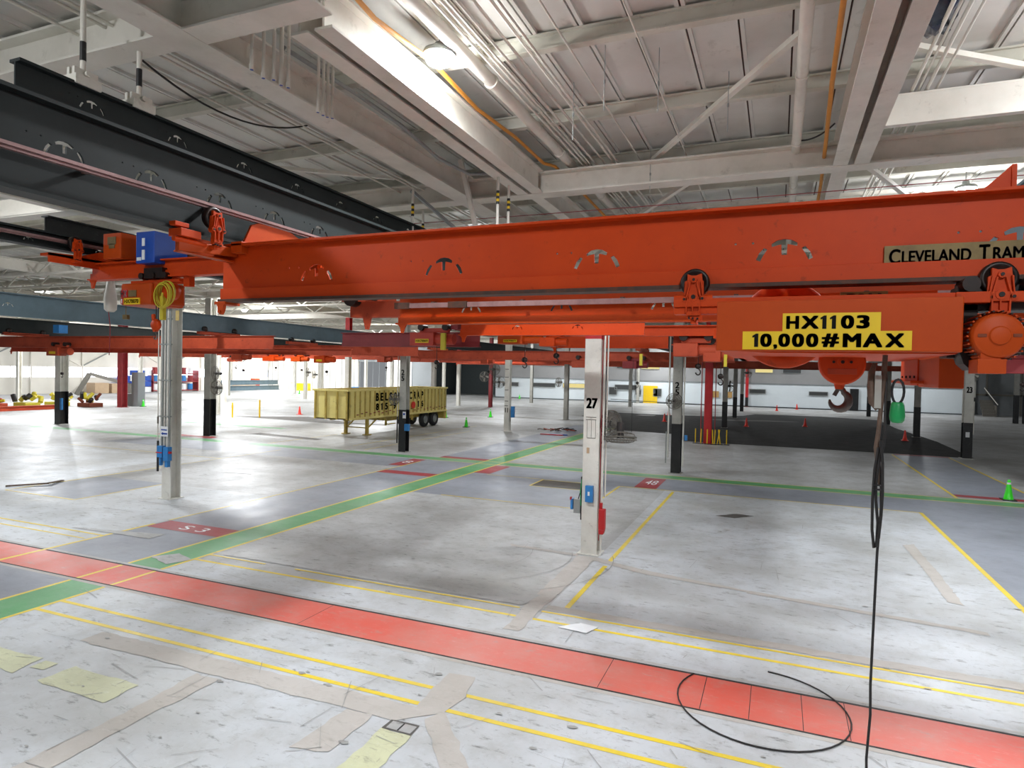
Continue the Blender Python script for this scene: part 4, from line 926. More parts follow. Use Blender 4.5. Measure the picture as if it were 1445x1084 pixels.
small_hoist(-1.1, 14.1, 4.05, 'cluttered red hoist hiding the top of the red column', 'redorange', None, .35, .3, .4)
small_hoist(6.3, 22, 4.0, 'dark maroon hoist at the right edge behind the finned motor', 'maroon', None, .8, .4, .4)
small_hoist(-40.6, 39.8, 4.1, 'tiny far hoist between the left columns', 'redorange', None, .8, .3, .6)
mb = MB(); mb.box(-30.55, -30.15, 19.2, 19.6, 5.08, 5.45); tag(mb.build('control_box', ['ltblue']), 'small blue control box on the faded girder at the left', 'control box')
for x, y, lb in ((-2.75, 14.0, 'yellow pendant hanging right of column 25'), (-1.0, 13.9, 'green and yellow pendant tip beside the red column')):
    mb = MB(); mb.box(x - .03, x + .03, y - .03, y + .03, 3.95, 4.2); tag(mb.build('pendant', ['yellowcord']), lb, 'pendant')
for x, y, lb in ((-17.0, 31, 'thin wire hanging in front of the dark bay'), (-5.0, 24, 'thin wire hanging left of column 27')):
    pipe('hanging_wire', lb, 'wire', [(x, y, 4.4), (x, y, 1.6)], .008, 'cord', n=5)

# ------------------------------------------------------------------ columns
def column(x, y, label, m='colwhite', base=None, top=None, num=None, w=.34, grp=None, numz=(3.05, 3.3), vertical=False, ztop=7.3):
    t = thing('steel_column', label, 'column', (x, y, 0), grp)
    a = MB(); a.hsec(x, y, base or 0, ztop if not top else top, w, w); a.box(x - w * .7, x + w * .7, y - w * .7, y + w * .7, 0, .02)
    a.build('shaft', [m], t, .004)
    if base: b = MB(); b.hsec(x, y, .02, base, w + .012, w + .012, .034, .03); b.build('black_base', ['black'], t)
    if top: b = MB(); b.hsec(x, y, top, ztop, w + .004, w + .004); b.build('red_top', ['red'], t)
    if num:
        yy = y - w / 2 - .004
        if vertical:
            for i, ch in enumerate(num): text('column_number', ch, x - .08, x + .08, numz[1] - .24 - .27 * i, numz[1] - .27 * i, yy, 'blacktext', t, bold=.03)
        else: text('column_number', num, x - .12, x + .12, numz[0], numz[1], yy, 'blacktext', t, bold=.05)
    return t
c27 = column(-3.53, 13.1, 'white steel column marked 27 with a red top', top=4.47, ztop=5.7, num='27', numz=(3.03, 3.25))
def c27_bits():
    x, y = -3.53, 12.93
    b = MB(); b.cyl((-3.34, 13.0, .3), (-3.34, 13.0, 4.7), .012, n=6); b.build('red_pipe', ['maroon'], c27)
    b = MB(); b.box(-3.30, -3.27, 12.95, 12.98, .0, 4.7); b.cyl((-3.25, 13.08, 1.2), (-3.25, 13.08, 4.7), .02, n=6); b.build('side_conduit', ['colwhite'], c27)
    b = MB(); b.box(-3.61, -3.45, y - .09, y, 1.1, 1.44); q = b.build('blue_switch_box', ['ltblue'], c27, .008); b = MB(); b.box(-3.55, -3.51, y - .1, y - .09, 1.24, 1.32); b.build('nameplate', ['white2'], q)
    b = MB(); b.box(-3.88, -3.74, 12.95, 13.1, .83, 1.12, 0); b.box(-3.95, -3.9, 12.95, 13.1, .9, 1.12, 1); b.box(-3.96, -3.93, 12.94, 13.0, 1.1, 1.16, 2); b.tube([(-3.8, 13, 1.1), (-3.76, 13, 1.25), (-3.7, 13, 1.3)], .01, 6, 3)
    b.box(-3.73, -3.7, 12.95, 13.1, .7, 1.6, 3); b.build('disconnect_switch', ['greybox', 'ltblue', 'red', 'black'], c27)
    b = MB(); b.box(-3.32, -3.19, 12.86, 12.98, .56, .98); b.prism([(-3.32, .56), (-3.19, .56), (-3.22, .46), (-3.3, .46)], 'xz', 12.86, 12.98); b.box(-3.31, -3.26, 12.9, 12.98, .98, 1.1); b.build('red_alarm_box', ['red'], c27, .012)
    b = MB(); b.tube([(-3.72, 12.95, 1.0), (-3.73, 12.92, 1.3), (-3.71, 12.95, 1.55)], .012, 6); b.build('green_cord', ['green'], c27)
    b = MB()
    for (u0, v0, u1, v1) in ((-.12, 2.85, .1, 2.85), (-.12, 2.8, .1, 2.8), (-.09, 2.42, .09, 2.42), (-.09, 2.8, -.09, 2.42), (.0, 2.8, .0, 2.42), (.09, 2.8, .09, 2.42)): b.bar((x + u0, y - .003, v0), (x + u1, y - .003, v1), .004, .014)
    b.box(x - .09, x - .03, y - .004, y, 2.1, 2.22, 1); b.build('paint_marks', ['guard', 'cardboard'], c27)
c27_bits()
c240 = column(-15.7, 13.1, 'white column clad in upright conduits with blue switch boxes')
def c240_bits():
    y = 12.88
    for i, (dx, r) in enumerate(((-.16, .022), (-.1, .03), (-.02, .024), (.04, .016), (.1, .03), (.17, .024))):
        b = MB(); b.cyl((-15.7 + dx, y, 1.5 if i < 4 else 1.3), (-15.7 + dx, y, 5.4), r, n=10); b.build('conduit', ['greybox' if i % 2 else 'colwhite'], c240)
    b = MB()
    for z in (2.3, 3.3, 4.3, 5.0): b.box(-15.93, -15.48, y - .04, y + .03, z, z + .03)
    b.build('conduit_strap', ['greybox'], c240)
    b = MB(); b.box(-15.86, -15.66, y - .12, y, 1.18, 1.5); b.box(-15.6, -15.42, y - .14, y, 1.1, 1.48); b.box(-15.82, -15.76, y - .08, y, .95, 1.18); b.box(-15.58, -15.48, y - .1, y, .92, 1.1); b.box(-15.9, -15.66, y - .13, y - .12, 1.3, 1.33, 1); b.box(-15.43, -15.36, y - .12, y - .05, 1.3, 1.36, 1)
    b.build('blue_switch_box', ['ltblue', 'red'], c240, .008)
    b = MB(); b.box(-15.8, -15.52, y - .06, y - .045, 1.76, 2.04); q = b.build('arrow_sign', ['white2'], c240)
    b = MB(); b.box(-15.7, -15.54, y - .068, y - .06, 1.82, 1.86); b.prism([(-15.7, 1.80), (-15.7, 1.88), (-15.77, 1.84)], 'xz', y - .068, y - .06); b.box(-15.77, -15.55, y - .068, y - .06, 1.93, 1.96); b.build('arrow', ['blue'], q)
    b = MB(); b.box(-16.07, -15.02, 12.7, 12.9, 5.3, 5.8); b.box(-15.2, -15.05, 12.69, 12.7, 5.5, 5.78, 1); b.build('top_panel', ['greybox', 'green'], c240, .01)
    b = MB(); b.box(-15.13, -15.0, 12.7, 12.71, 4.95, 5.22); b.build('hanging_tag', ['tan'], c240)
    b = MB(); b.cyl((-16.0, 12.9, 1.6), (-16.0, 12.9, 5.3), .014, n=8); b.cyl((-15.99, 12.9, .76), (-15.99, 12.9, 1.62), .03, n=10, m=1); b.cyl((-16.0, 12.9, 2.1), (-16.0, 12.9, 2.3), .024, n=8, m=2); b.bar((-16.1, 12.9, 1.7), (-15.9, 12.9, 1.68), .02, .02)
    b.build('drop_pole', ['white', 'black', 'guard'], c240)
c240_bits()
c25 = column(-3.53, 25.3, 'pale column marked 25 with black base left of the red column', 'colgrey', 1.9, None, '25', numz=(3.0, 3.5), vertical=True)
b = MB(); b.cyl((-3.82, 25.1, .6), (-3.82, 25.1, 5.4), .03, n=8); b.cyl((-3.26, 25.1, .3), (-3.26, 25.1, 5.4), .03, n=8); b.build('side_conduit', ['colwhite'], c25)
b = MB(); b.box(-3.2, -3.1, 25.0, 25.1, 1.3, 1.5); b.cyl((-3.88, 25, .4), (-3.88, 25, 1.6), .025, m=1, n=6); b.build('side_box', ['ltblue', 'greybox'], c25)
c25b = column(-15.7, 25.3, 'pale column marked 25 with black base before the trailer', 'colgrey', 1.93, None, '25', numz=(3.1, 3.75), vertical=True)
b = MB(); b.box(-15.66, -15.5, 25.1, 25.12, 1.55, 1.85); b.box(-15.63, -15.53, 25.09, 25.1, 1.7, 1.78, 1); b.build('white_notice', ['white2', 'blue'], c25b)
b = MB(); b.box(-15.5, -15.3, 25.0, 25.15, 1.0, 1.3); b.build('blue_switch_box', ['ltblue'], c25b)
b = MB(); b.cyl((-16.0, 25.2, .5), (-16.0, 25.2, 5.4), .02, n=6); b.cyl((-16.0, 25.2, .4), (-16.0, 25.2, 1.6), .03, n=6, m=1); b.build('drop_pole', ['white', 'black'], c25b)
column(-27.9, 25.6, 'grey-white column with tall black base between conduit column and trailer', 'colgrey', 1.97, w=.42)
cc = column(-40.2, 25.8, 'wide pale column with black base near the left edge', 'colwhite', 1.99, w=.5)
b = MB(); b.box(-39.9, -39.75, 25.5, 25.6, .9, 1.6); b.build('blue_switch_box', ['ltblue'], cc)
cs = column(-15.7, 37.5, 'chipped white column with a small blue square sign')
b = MB(); b.box(-15.87, -15.45, 37.3, 37.33, 4.55, 4.95); b.build('blue_square_sign', ['ltblue'], cs)
b = MB(); b.box(-15.4, -15.2, 37.3, 37.5, .9, 1.6); b.build('blue_panel', ['ltblue'], cs)
b = MB()
for z in (1.6, 1.9, 2.6, 3.4, 3.9): b.box(-15.85, -15.6, 37.322, 37.33, z, z + .035)
b.box(-15.8, -15.75, 37.32, 37.33, 1.2, 1.5); b.box(-15.65, -15.6, 37.32, 37.33, 1.2, 1.5); b.build('black_marks', ['black'], cs)
cr = column(-3.53, 37.4, 'bright red column behind the short yellow posts', 'red', None, w=.4)
b = MB(); b.cyl((-3.9, 37.3, 0), (-3.9, 37.3, 5.5), .03, n=6); b.cyl((-3.15, 37.3, .8), (-3.15, 37.3, 5.5), .025, n=6); b.build('side_conduit', ['maroon'], cr)
c23 = column(8.6, 37.5, 'white column marked 23 with black base near the right edge', 'colwhite', 1.75, None, '23', numz=(3.2, 3.5), w=.38)
b = MB(); b.box(8.5, 8.66, 37.27, 37.3, 1.05, 1.3); b.build('small_notice', ['white2'], c23)
b = MB(); b.cyl((8.34, 37.3, 1.75), (8.34, 37.3, 5.5), .02, n=6); b.cyl((8.8, 37.25, 1.2), (8.8, 37.25, 2.8), .02, n=6); b.build('side_conduit', ['white'], c23)
column(-52.2, 38.6, 'dark red column in the left background beside shelving', 'maroon', None, w=.55)
column(-27.9, 37.5, 'pale column with a red top behind the trailer front', 'colwhite', None, 4.6)
column(-15.7, 49.7, 'grey column under the far glaring lamp', 'colgrey')
column(-27.9, 61.9, 'dark red far column before the dark bay', 'maroon')
column(-3.53, 49.7, 'grey column with black base just right of the red column', 'colgrey', 1.9)
column(-3.53, 61.9, 'grey black-based column carrying a round fan right of the red column', 'colgrey', 1.9)
column(-3.53, 74.1, 'farthest black-based column in the row behind the red column', 'colgrey', 1.9)
column(-3.53, 86.0, 'thin red and white striped column at the office wall', 'red', 1.2)
column(8.6, 49.7, 'grey column with black base hanging below the gearbox in view', 'colgrey', 2.0)
column(8.6, 61.9, 'grey black-based column behind the hanging cable', 'colgrey', 2.0)
column(8.6, 74.1, 'thin grey black-based column right of the crane hook', 'colgrey', 2.0)
column(20.2, 72, 'dark grey black-based column at the right edge', 'colgrey', 2.6); column(20.9, 72, 'rightmost dark grey column at the right edge', 'colgrey', 2.6)
column(20.2, 86, 'pale column with a black base beside the small stairs', 'colgrey', 2.0)
column(-31.7, 61.9, 'pale column with a red top and orange cap behind the trailer rear', 'white', None, 4.6)
for x, y in ((-40.1, 37.5), (-52.2, 49.7), (-64.4, 37.5), (-64.4, 49.7), (-76.6, 49.7), (-76.6, 61.9), (-76.6, 74.1), (-64.4, 61.9), (-52.2, 61.9), (-52.2, 74.1), (-64.4, 74.1), (-40.1, 49.7), (-40.1, 61.9), (-40.1, 74.1), (-27.9, 49.7), (-27.9, 74.1), (-15.7, 61.9), (-15.7, 74.1), (-38.6, 86), (-17.2, 86)):
    column(x, y, 'plain pale column in the far rows of the hall', 'white' if x < -40 else 'colgrey', grp='far pale columns')
mb = MB(); mb.box(8.0, 8.9, 86.1, 86.4, 0, 2.6); tag(mb.build('dark_post', ['black']), 'black pillar standing against the far office wall right of the hook', 'post')

# ------------------------------------------------------------------ fans
def fan(x, y, z, r, label, tilt=(0., 0., 0.), grp=None):
    t = thing('column_fan', label, 'fan', (x, y, z), grp)
    R = Matrix.Rotation(tilt[2], 3, 'Z') @ Matrix.Rotation(tilt[0], 3, 'X') @ Matrix.Rotation(tilt[1], 3, 'Y')
    def tr(mb):
        mb.v = [tuple(R @ Vector(p) + Vector((x, y, z))) for p in mb.v]; return mb
    g = MB()
    for rr, yy in ((r, 0), (r, -.06), (r * .8, -.1), (r * .55, -.12), (r * .28, -.125), (r * .7, .08), (r * .4, .1)):
        g.tube([(rr * math.cos(a), yy, rr * math.sin(a)) for a in [i * PI / 16 for i in range(32)]], .011 if rr == r else .006, 5, closed=True)
    for i in range(28):
        a = i * 2 * PI / 28; c, s = math.cos(a), math.sin(a)
        g.tube([(r * .12 * c, -.125, r * .12 * s), (r * .55 * c, -.12, r * .55 * s), (r * .85 * c, -.09, r * .85 * s), (r * c, -.03, r * s), (r * .85 * c, .06, r * .85 * s), (r * .2 * c, .11, r * .2 * s)], .004, 4)
    tr(g).build('guard', ['guard'], t)
    m_ = MB(); m_.cyl((0, -.03, 0), (0, .3, 0), r * .22, n=16); tr(m_).build('motor', ['cord'], t)
    b = MB()
    for k in range(4):
        a0 = k * PI / 2
        P = [(.15 * r, 0), (.85 * r, -.25 * r), (.9 * r, .12 * r), (.2 * r, .14 * r)]
        top = [(u * math.cos(a0) - v * math.sin(a0), -.02 + v * .3, u * math.sin(a0) + v * math.cos(a0)) for u, v in P]
        bot = [(p[0], p[1] + .006, p[2]) for p in top]
        b.add(top + bot, [(0, 1, 2, 3), (7, 6, 5, 4), (0, 4, 5, 1), (1, 5, 6, 2), (2, 6, 7, 3), (3, 7, 4, 0)])
    tr(b).build('blades', ['guard'], t)
    return t
fan(-3.22, 13.25, 2.72, .27, 'round cage fan standing upright behind column 27', (0, 0, 1.0))
f2 = fan(-2.95, 13.05, 2.47, .33, 'cage fan tipped flat beside column 27', (1.45, 0, .25))
b = MB(); b.tube([(-3.36, 13.1, 2.5), (-3.2, 13.0, 2.35), (-3.1, 13.05, 2.45)], .015, 6); b.tube([(-3.36, 13.1, 2.3), (-3.25, 13.0, 2.42), (-3.15, 13.1, 2.55)], .015, 6); b.build('bracket', ['greybox'], f2)
fan(-3.6, 24.95, 2.78, .3, 'round cage fan on the front of column 25 near the red column')
fan(-16.0, 24.95, 2.4, .25, 'round cage fan on the column in front of the trailer')
for x, y, z, lb in ((-27.3, 25.4, 3.35, 'dark fan at the side of the black based column'), (-27.2, 25.4, 2.6, 'lower dark fan at the side of the black based column'), (-16.2, 37.2, 3.1, 'tilted fan on the chipped white column'), (-16.6, 37.3, 3.9, 'small upper fan left of the chipped white column'),
                    (-4.0, 61.7, 2.9, 'small pale fan right of the red column'), (-16.3, 49.5, 3.0, 'fan on the grey column under the glaring light'), (-3.0, 74, 4.2, 'dark fan high on the far black-based column'),
                    (-51.7, 61.8, 3.2, 'far fan on the column left of the trailer'), (-40.8, 49.6, 3.1, 'far fan pair on the column behind the trailer front'), (-28.6, 61.8, 3.2, 'small fan on the far dark red column'), (20.1, 85.6, 4.4, 'small dark fan above the stairs')):
    fan(x, y, z, .38 if y < 60 else .55, lb, (0, 0, random.uniform(-.9, .9)))

# ------------------------------------------------------------------ cones, posts, floor items
def cone(m):
    t = thing('traffic_cone', '', 'traffic cone', (0, 0, 0))
    b = MB(); b.lathe((0, 0, .03), 'z', [(.145, 0), (.135, .01), (.09, .25), (.045, .58), (.03, .62), (0, .63)], 20); b.build('cone_body', [m], t)
    c = MB(); c.box(-.19, .19, -.19, .19, 0, .035); c.build('base', ['black' if m == 'conegreen' else m], t, .01)
    if m == 'conegreen':
        d = MB(); d.lathe((0, 0, .03), 'z', [(.0785, .32), (.0625, .45)], 20); d.lathe((0, 0, .03), 'z', [(.06, .48), (.052, .54)], 20); d.build('reflective_band', ['white2'], t)
    return t
green = cone('conegreen'); green.location = (6.9, 25, 0); green['label'] = 'lime green traffic cone with white band at the right edge'
for x, y, lb in ((-19.13, 38.6, 'nearest lime green cone right of the trailer'), (-24.4, 45.5, 'lime green cone partly hidden at the trailer rear'), (-21.7, 48.2, 'lime green cone left of the chipped white column'), (-51.7, 40.2, 'lime green cone beside the grey machine post at the left'),
                 (-62.6, 73, 'tiny lime green cone by the bright far corner'), (-33.4, 84, 'tiny green cone against the office wall')):
    dup(green, (x, y, 0), lb)
red_c = cone('conered'); red_c.location = (-35.2, 41.1, 0); red_c['label'] = 'red cone on bare floor left of the trailer'
for x, y, lb in ((-2.1, 51.9, 'red cone on the dark floor below the near end of the crane sign'), (2.06, 54.9, 'red cone on dark floor below the middle of the crane sign'), (0, 78.5, 'left one of two tiny red cones before the office wall'), (2.2, 84, 'right one of two tiny red cones before the office wall'),
                 (7.4, 46.3, 'red cone left of the hanging green bag column'), (-8.4, 53, 'nearer red cone left of column 25'), (-9.4, 61.7, 'farther red cone left of column 25')):
    dup(red_c, (x, y, 0), lb)
for i, (x, y, dx) in enumerate(((-4.15, 37.1, 0), (-3.85, 37.0, .02), (-3.5, 36.9, 0), (-3.2, 36.9, -.03), (-3.12, 36.9, .03), (-2.98, 37.0, .12), (-2.82, 37.0, -.1), (-2.5, 37.1, 0))):
    mb = MB(); mb.cyl((x, y, .02), (x + dx, y, .82), .03, n=8); mb.box(x - .14, x + .14, y - .1, y + .1, 0, .03, 1)
    tag(mb.build('yellow_post', ['yellow', 'black']), 'short yellow post on a dark foot around the red column', 'post', 'yellow posts at the red column')
mb = MB(); mb.add([(-2.9, 9.0, .012), (-2.45, 8.95, .02), (-2.35, 9.25, .012), (-2.6, 9.2, .05), (-2.75, 9.12, .03)], [(0, 1, 3, 4), (1, 2, 3)]); o = mb.build('paper_scrap', ['white2']); o.modifiers.new('t', 'SOLIDIFY').thickness = .004
tag(o, 'crumpled white paper scrap lying on the yellow line', 'paper')
mb = MB(); mb.bar((-21.2, 12.0, .03), (-20.5, 12.8, .05), .05, .04); mb.bar((-20.5, 12.8, .06), (-20.8, 13.4, .03), .1, .03); tag(mb.build('broken_stick', ['brownhose']), 'brown broken stick on the floor near the left edge', 'stick')
mb = MB()
for i in range(14): p = Vector((-13.9 + random.random() * 1.6, 39.2 + random.random() * 1.2, .06)); mb.tube([p, p + Vector((random.uniform(-.4, .4), random.uniform(-.3, .3), random.uniform(0, .12))), p + Vector((random.uniform(-.7, .7), random.uniform(-.4, .4), 0))], .03, 6, i % 3)
tag(mb.build('scrap_pile', ['cord', 'brownhose', 'redorange']), 'low pile of dark cable scrap left of column 27', 'scrap pile')
mb = MB(); mb.box(-13.2, -11.8, 36.7, 36.9, .01, .05, 0); mb.box(-12.7, -11.6, 36.95, 37.15, .01, .05, 1); tag(mb.build('cloth_strip', ['red', 'blue']), 'red and blue strips lying on the floor before the scrap pile', 'strips')
# chain barrier line right of the red column
pipe('chain_line', 'thin dark chain stretched across in front of the office wall', 'chain', sag((-17, 70, 1.0), (8.5, 70, .8), .15), .03, 'cord', n=5)

# ------------------------------------------------------------------ trailer
def trailer():
    t = thing('scrap_trailer', 'mustard yellow open-top scrap trailer lettered BELSON SCRAP', 'trailer', (-22.3, 34, 0))
    x0, x1, y0, y1, zb, zt = -23.5, -21.2, 28.6, 39.6, .98, 2.55
    b = MB(); b.box(x0, x1, y0, y1, zb, zb + .06); b.box(x0, x0 + .05, y0, y1, zb, zt); b.box(x1 - .05, x1, y0, y1, zb, zt); b.box(x0, x1, y0, y0 + .05, zb, zt); b.box(x0, x1, y1 - .05, y1, zb, zt)
    b.build('body', ['trailer'], t)
    r = MB(); r.box(x1 - .06, x1 + .08, y0 - .06, y1 + .05, zt - .04, zt + .06); r.box(x0 - .08, x0 + .06, y0 - .06, y1 + .05, zt - .04, zt + .06); r.box(x0, x1, y0 - .08, y0 + .06, zt - .04, zt + .06); r.box(x0, x1, y1 - .05, y1 + .05, zt - .04, zt + .06); r.box(x1 - .02, x1 + .06, y0, y1, zb - .02, zb + .1)
    r.build('top_rail', ['trailer'], t)
    y = y0 + .02
    while y < y1: 
        s = MB(); s.box(x1, x1 + .05, y, y + .07, zb, zt); s.build('side_rib', ['trailerfr'], t); y += .465
    for x in (x0 + .05, x0 + .75, x0 + 1.5, x1 - .15): s = MB(); s.box(x, x + .1, y0 - .07, y0, zb, zt); s.build('front_rib', ['trailerfr'], t)
    r = MB(); r.box(x0 + .1, x1 - .1, y0 + .06, y1 - .06, zt - .5, zt - .45); r.build('rusty_load', ['rust'], t)
    for x in (x0 + .6, x1 - .8): f = MB(); f.prism([(29.2, .98), (39.6, .98), (39.6, .68), (33.4, .62), (31.4, .82), (29.2, .88)], 'yz', x, x + .14); f.build('chassis_rail', ['trailerfr'], t)
    for x in (-23.0, -21.55):
        l = MB(); l.box(x, x + .14, 30.6, 30.78, .04, .95); l.box(x - .1, x + .24, 30.5, 30.9, 0, .05); l.bar((x + .07, 30.7, .35), (x + .07, 31.7, .9), .06, .06); l.build('landing_leg', ['trailerfr'], t)
    l = MB(); l.bar((-22.93, 30.7, .4), (-21.48, 30.7, .4), .06, .06); l.build('leg_brace', ['trailerfr'], t)
    for yy in (37.3, 38.55):
        for xx in (-21.62, -23.3):
            w = MB(); w.lathe((xx, yy, .5), 'x', [(.28, -.14), (.46, -.14), (.5, -.09), (.5, .09), (.46, .14), (.28, .14)], 28); w.lathe((xx, yy, .5), 'x', [(.28, .12), (.26, .02), (.12, .0), (.1, .08), (0, .08)], 20, 1); w.build('wheel', ['tyre', 'greybox'], t)
    f = MB(); f.box(-21.75, -21.15, 39.2, 39.3, .5, 1.0); f.box(x0, x1, 39.5, 39.6, .45, .6); f.box(-21.3, -21.18, 39.45, 39.6, .45, 1.0); f.box(-21.35, -21.25, 35.2, 35.3, .6, 2.4); f.box(-21.3, -21.2, 32.2, 32.28, .45, 1.0); f.box(-21.3, -21.2, 32.2, 33.2, .5, .55)
    f.build('underframe', ['trailerfr'], t)
    # lettering on the near side, each letter between ribs
    for row, z0, z1 in (((('B', 31.08), ('E', 31.54), ('L', 32.03), ('S', 32.47), ('O', 32.95), ('N', 33.42), ('S', 34.25), ('C', 34.72), ('R', 35.2), ('A', 35.64), ('P', 36.11)), 1.92, 2.39),
                        ((('8', 31.1), ('1', 31.6), ('5', 32.02), ('-', 32.5), ('9', 32.9), ('1', 35.69), ('6', 36.13)), 1.39, 1.79)):
        for ch, yy in row: text('side_lettering', ch, yy, yy + (.3 if ch != '1' else .18), z0 if ch != '-' else 1.6, z1 if ch != '-' else 1.66, x1 + .02, 'blacktext', t, '+x', .05)
    m_ = MB()
    for i in range(26): yy = 29.2 + i * .4; m_.box(x1 + .07, x1 + .078, yy, yy + .2, 1.2 + .05 * (i % 3), 1.25 + .05 * (i % 3))
    m_.build('reflector_strip', ['maroon'], t)
    m_ = MB(); m_.cyl((x1 + .06, 35.1, 1.55), (x1 + .1, 35.1, 1.55), .22, n=16); m_.build('red_reel', ['conered'], t)
trailer()

# ------------------------------------------------------------------ left background goods
def crate(x, y, w, d, z0, z1, m, label, cat='box', grp=None, name='crate'):
    mb = MB(); mb.box(x, x + w, y, y + d, z0, z1); return tag(mb.build(name, [m], None, .02), label, cat, grp)
mb = MB(); mb.ibeam('y', 20, 34.5, -53.6, 0, .35, .3, .05, .05); tag(mb.build('fallen_girder', ['redorange']), 'long orange girder lying on the floor at the left edge', 'girder')
def machine(x, y, m1, label, seed):
    random.seed(seed); t = thing('machine_part', label, 'machine part', (x, y, 0))
    b = MB(); b.box(x - .8, x + .8, y - .6, y + .6, .0, .35)
    b.build('base_frame', [m1], t, .05)
    c = MB()
    for i in range(9):
        p = Vector((x + random.uniform(-.8, .8), y + random.uniform(-.7, .7), .35 + random.random() * .4)); c.cyl(p, p + Vector((random.uniform(-.4, .4), random.uniform(-.4, .4), random.uniform(.1, .5))), .12 + random.random() * .1, n=12, m=i % 3)
    c.build('motors', [m1, 'cord', 'yellowcord'], t)
machine(-58.5, 32.2, 'redorange', 'orange machine part on the floor at the left edge', 1); machine(-58, 34.4, 'yellowcord', 'yellow motor assembly beside the orange machine part', 2); machine(-57.6, 36.6, 'yellowcord', 'second yellow motor assembly left of the black based column', 3)
machine(-54.4, 37.3, 'rust', 'small rusty robot fixture left of the dark red column', 5)
random.seed(9)
mb = MB(); mb.bar((-70, 46.5, .3), (-69, 47.2, 2.6), .4, .4); mb.bar((-69, 47.2, 2.6), (-67, 50.5, 1.4), .35, .35); mb.box(-68, -66.4, 50, 51.4, 0, 1.5); tag(mb.build('jib_arm', ['guard']), 'bent grey jib arm on a base by the window wall', 'jib arm')
crate(-79.5, 54, 1.6, 1.8, 0, 1.3, 'cardboard', 'pale wrapped carton pallet by the window wall', 'pallet', name='pallet_load'); crate(-79.5, 56.2, 1.6, 1.6, 0, 1.2, 'cardboard', 'tan carton pallet beside the blue crates', 'pallet', name='pallet_load')
k = 0
for yy in range(4):
    for zz in range(4):
        crate(-79.8, 58.2 + yy * 1.05, 1.2, .95, zz * .75, zz * .75 + .7, 'blue' if (yy + zz) % 3 else 'white2', 'stacked blue or white crate by the window wall', 'crate', 'crates by the window wall')
def rack(y0, y1, label):
    t = thing('pallet_rack', label, 'rack', (-79.4, y0, 0))
    b = MB()
    for z in (.1, 1.3, 2.4): b = MB(); b.box(-80, -78.8, y0, y1, z, z + .12); b.build('shelf', ['maroon'], t)
    for y in (y0, (y0 + y1) / 2, y1): b = MB(); b.box(-80, -78.9, y, y + .1, 0, 3); b.build('upright', ['maroon'], t)
rack(62.8, 70.2, 'red pallet rack with white drums by the window wall')
for i in range(6):
    for z in (.22, 1.42, 2.52):
        mb = MB(); mb.cyl((-79.3, 63.4 + i * 1.15, z), (-79.3, 63.4 + i * 1.15, z + .85), .36, n=14); tag(mb.build('drum', [('white2', 'ltblue', 'maroon', 'white2')[(i + int(z)) % 4]]), 'drum standing on the red pallet rack', 'drum', 'drums on the pallet rack')
crate(-79, 73, 1.6, 7, 0, .9, 'cardboard', 'long low timber stack behind the conduit column', 'timber stack', name='timber_stack'); crate(-79, 80.5, 1, 1, 0, 1.8, 'orange2', 'orange cabinet past the timber stack', 'cabinet', name='cabinet')
mb = MB(); mb.box(-52.8, -52.0, 39.9, 40.6, 0, 3.0); mb.box(-53.9, -52.8, 39.9, 40.8, 0, 1.1); tag(mb.build('machine_post', ['wall_grey']), 'dark grey machine post with a low box beside the green cone', 'machine')
for i, z in enumerate((.1, .95)):
    mb = MB(); mb.ibeam('y', 70, 82 - i * .3, -74.5, z, z + .72, .5, .05, .06); tag(mb.build('stored_beam', ['steel_blue_and_lit']), ('lower', 'upper')[i] + ' blue-grey steel beam stacked by the far windows', 'steel beam')
mb = MB(); mb.box(-72.5, -70.6, 83, 85, 0, 1.2); mb.bar((-72.5, 82.5, 1.2), (-70.6, 82.5, 1.2), .1, .1); tag(mb.build('yellow_stand', ['yellow']), 'yellow stand by the bright far corner', 'stand')
crate(-57.5, 78, .8, .8, 0, 1.1, 'ltblue', 'blue bin by the far cream wall', 'bin', name='bin'); crate(-60.5, 80, .6, .6, 0, .6, 'red', 'small red box by the far cream wall', 'box', name='box')
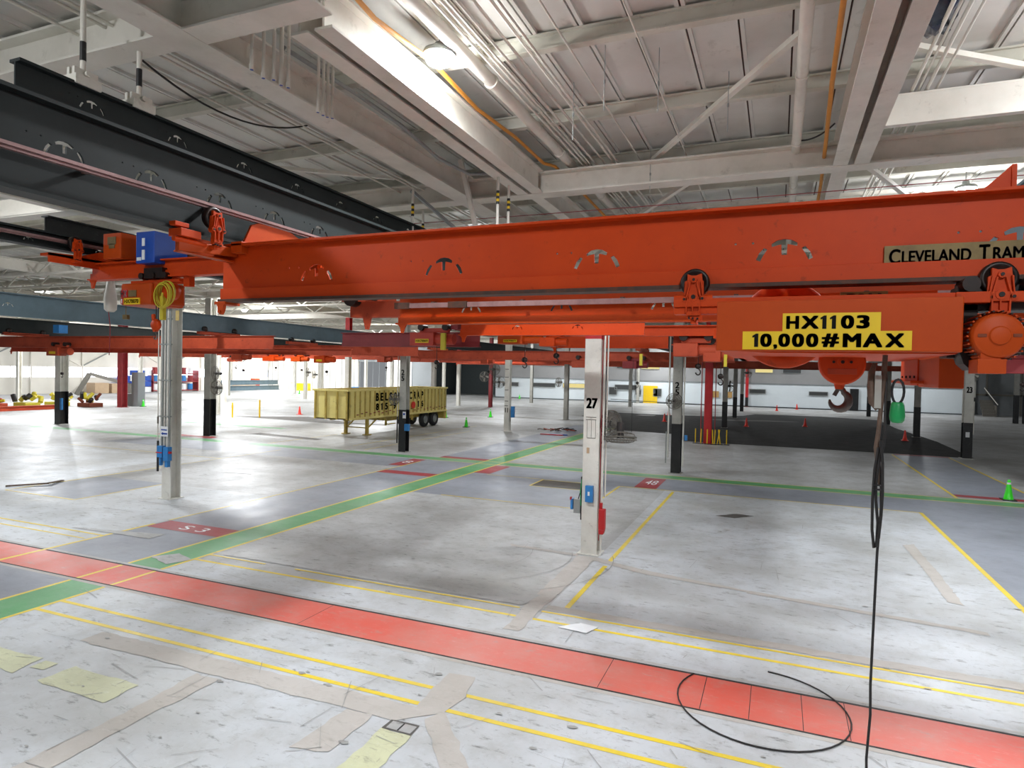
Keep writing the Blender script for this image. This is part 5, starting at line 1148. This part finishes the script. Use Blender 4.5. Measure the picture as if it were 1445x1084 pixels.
for x, y, h, lb in ((-38, 34.5, 1.1, 'thin yellow bollard left of the black based column'), (-36.6, 35.6, 1.1, 'thin yellow bollard before the white conduit columns'), (-35.2, 36.8, 1.3, 'thin yellow bollard right of the white conduit columns')):
    mb = MB(); mb.cyl((x, y, 0), (x, y, h), .06, n=8); tag(mb.build('bollard', ['yellow']), lb, 'bollard')
# right background: steps, boards
mb = MB()
for i in range(5): mb.box(20.8, 22.0 , 84.6 + i * .3, 84.9 + i * .3, i * .35, i * .35 + .35)
mb.bar((22.1, 84.5, 1.3), (21.2, 86, 3.1), .06, .06, 1); mb.box(22.0, 22.06, 84.6, 86.1, 0, 1.2)
tag(mb.build('metal_steps', ['guard', 'white']), 'small grey metal steps with handrail by the right end wall', 'steps')
for x in (-6.3, -7.9):
    mb = MB(); mb.box(x, x + 1.0, 86.34, 86.4, 1.05, 1.85); tag(mb.build('notice_board', ['wood']), 'brown cork board on the office wall right of the fan', 'notice board', 'cork boards')
mb = MB(); mb.box(19.7, 31, 87.9, 88, 2.2, 2.4); mb.box(25, 25.2, 87.9, 88, 0, 7); mb.box(21.8, 22, 87.9, 88, 2.2, 7); tag(mb.build('trim_1', ['guard']), kind='structure')

# ------------------------------------------------------------------ world, camera, view
w = bpy.data.worlds.new('world'); sc.world = w; w.use_nodes = True
w.node_tree.nodes['Background'].inputs['Color'].default_value = (.9, .95, 1, 1); w.node_tree.nodes['Background'].inputs['Strength'].default_value = .24
cam = bpy.data.cameras.new('camera'); cam.sensor_width = 36; cam.sensor_fit = 'HORIZONTAL'; cam.lens = 909.94 / 1445 * 36; cam.clip_start = .05; cam.clip_end = 300
co = bpy.data.objects.new('camera', cam); col.objects.link(co)
yaw, pitch, roll = .390558, -.0186081, .0212212
f = Vector((-math.sin(yaw) * math.cos(pitch), math.cos(yaw) * math.cos(pitch), math.sin(pitch)))
r = Vector((math.cos(yaw), math.sin(yaw), 0)); u = r.cross(f)
r2 = math.cos(roll) * r + math.sin(roll) * u; u2 = -math.sin(roll) * r + math.cos(roll) * u
mw = Matrix((r2, u2, -f)).transposed().to_4x4(); mw.translation = (0, 0, H)
co.matrix_world = mw
sc.camera = co
sc.view_settings.view_transform = 'Standard'; sc.view_settings.look = 'None'; sc.view_settings.gamma = 1; sc.view_settings.use_curve_mapping = False
sc.view_settings.exposure = .12
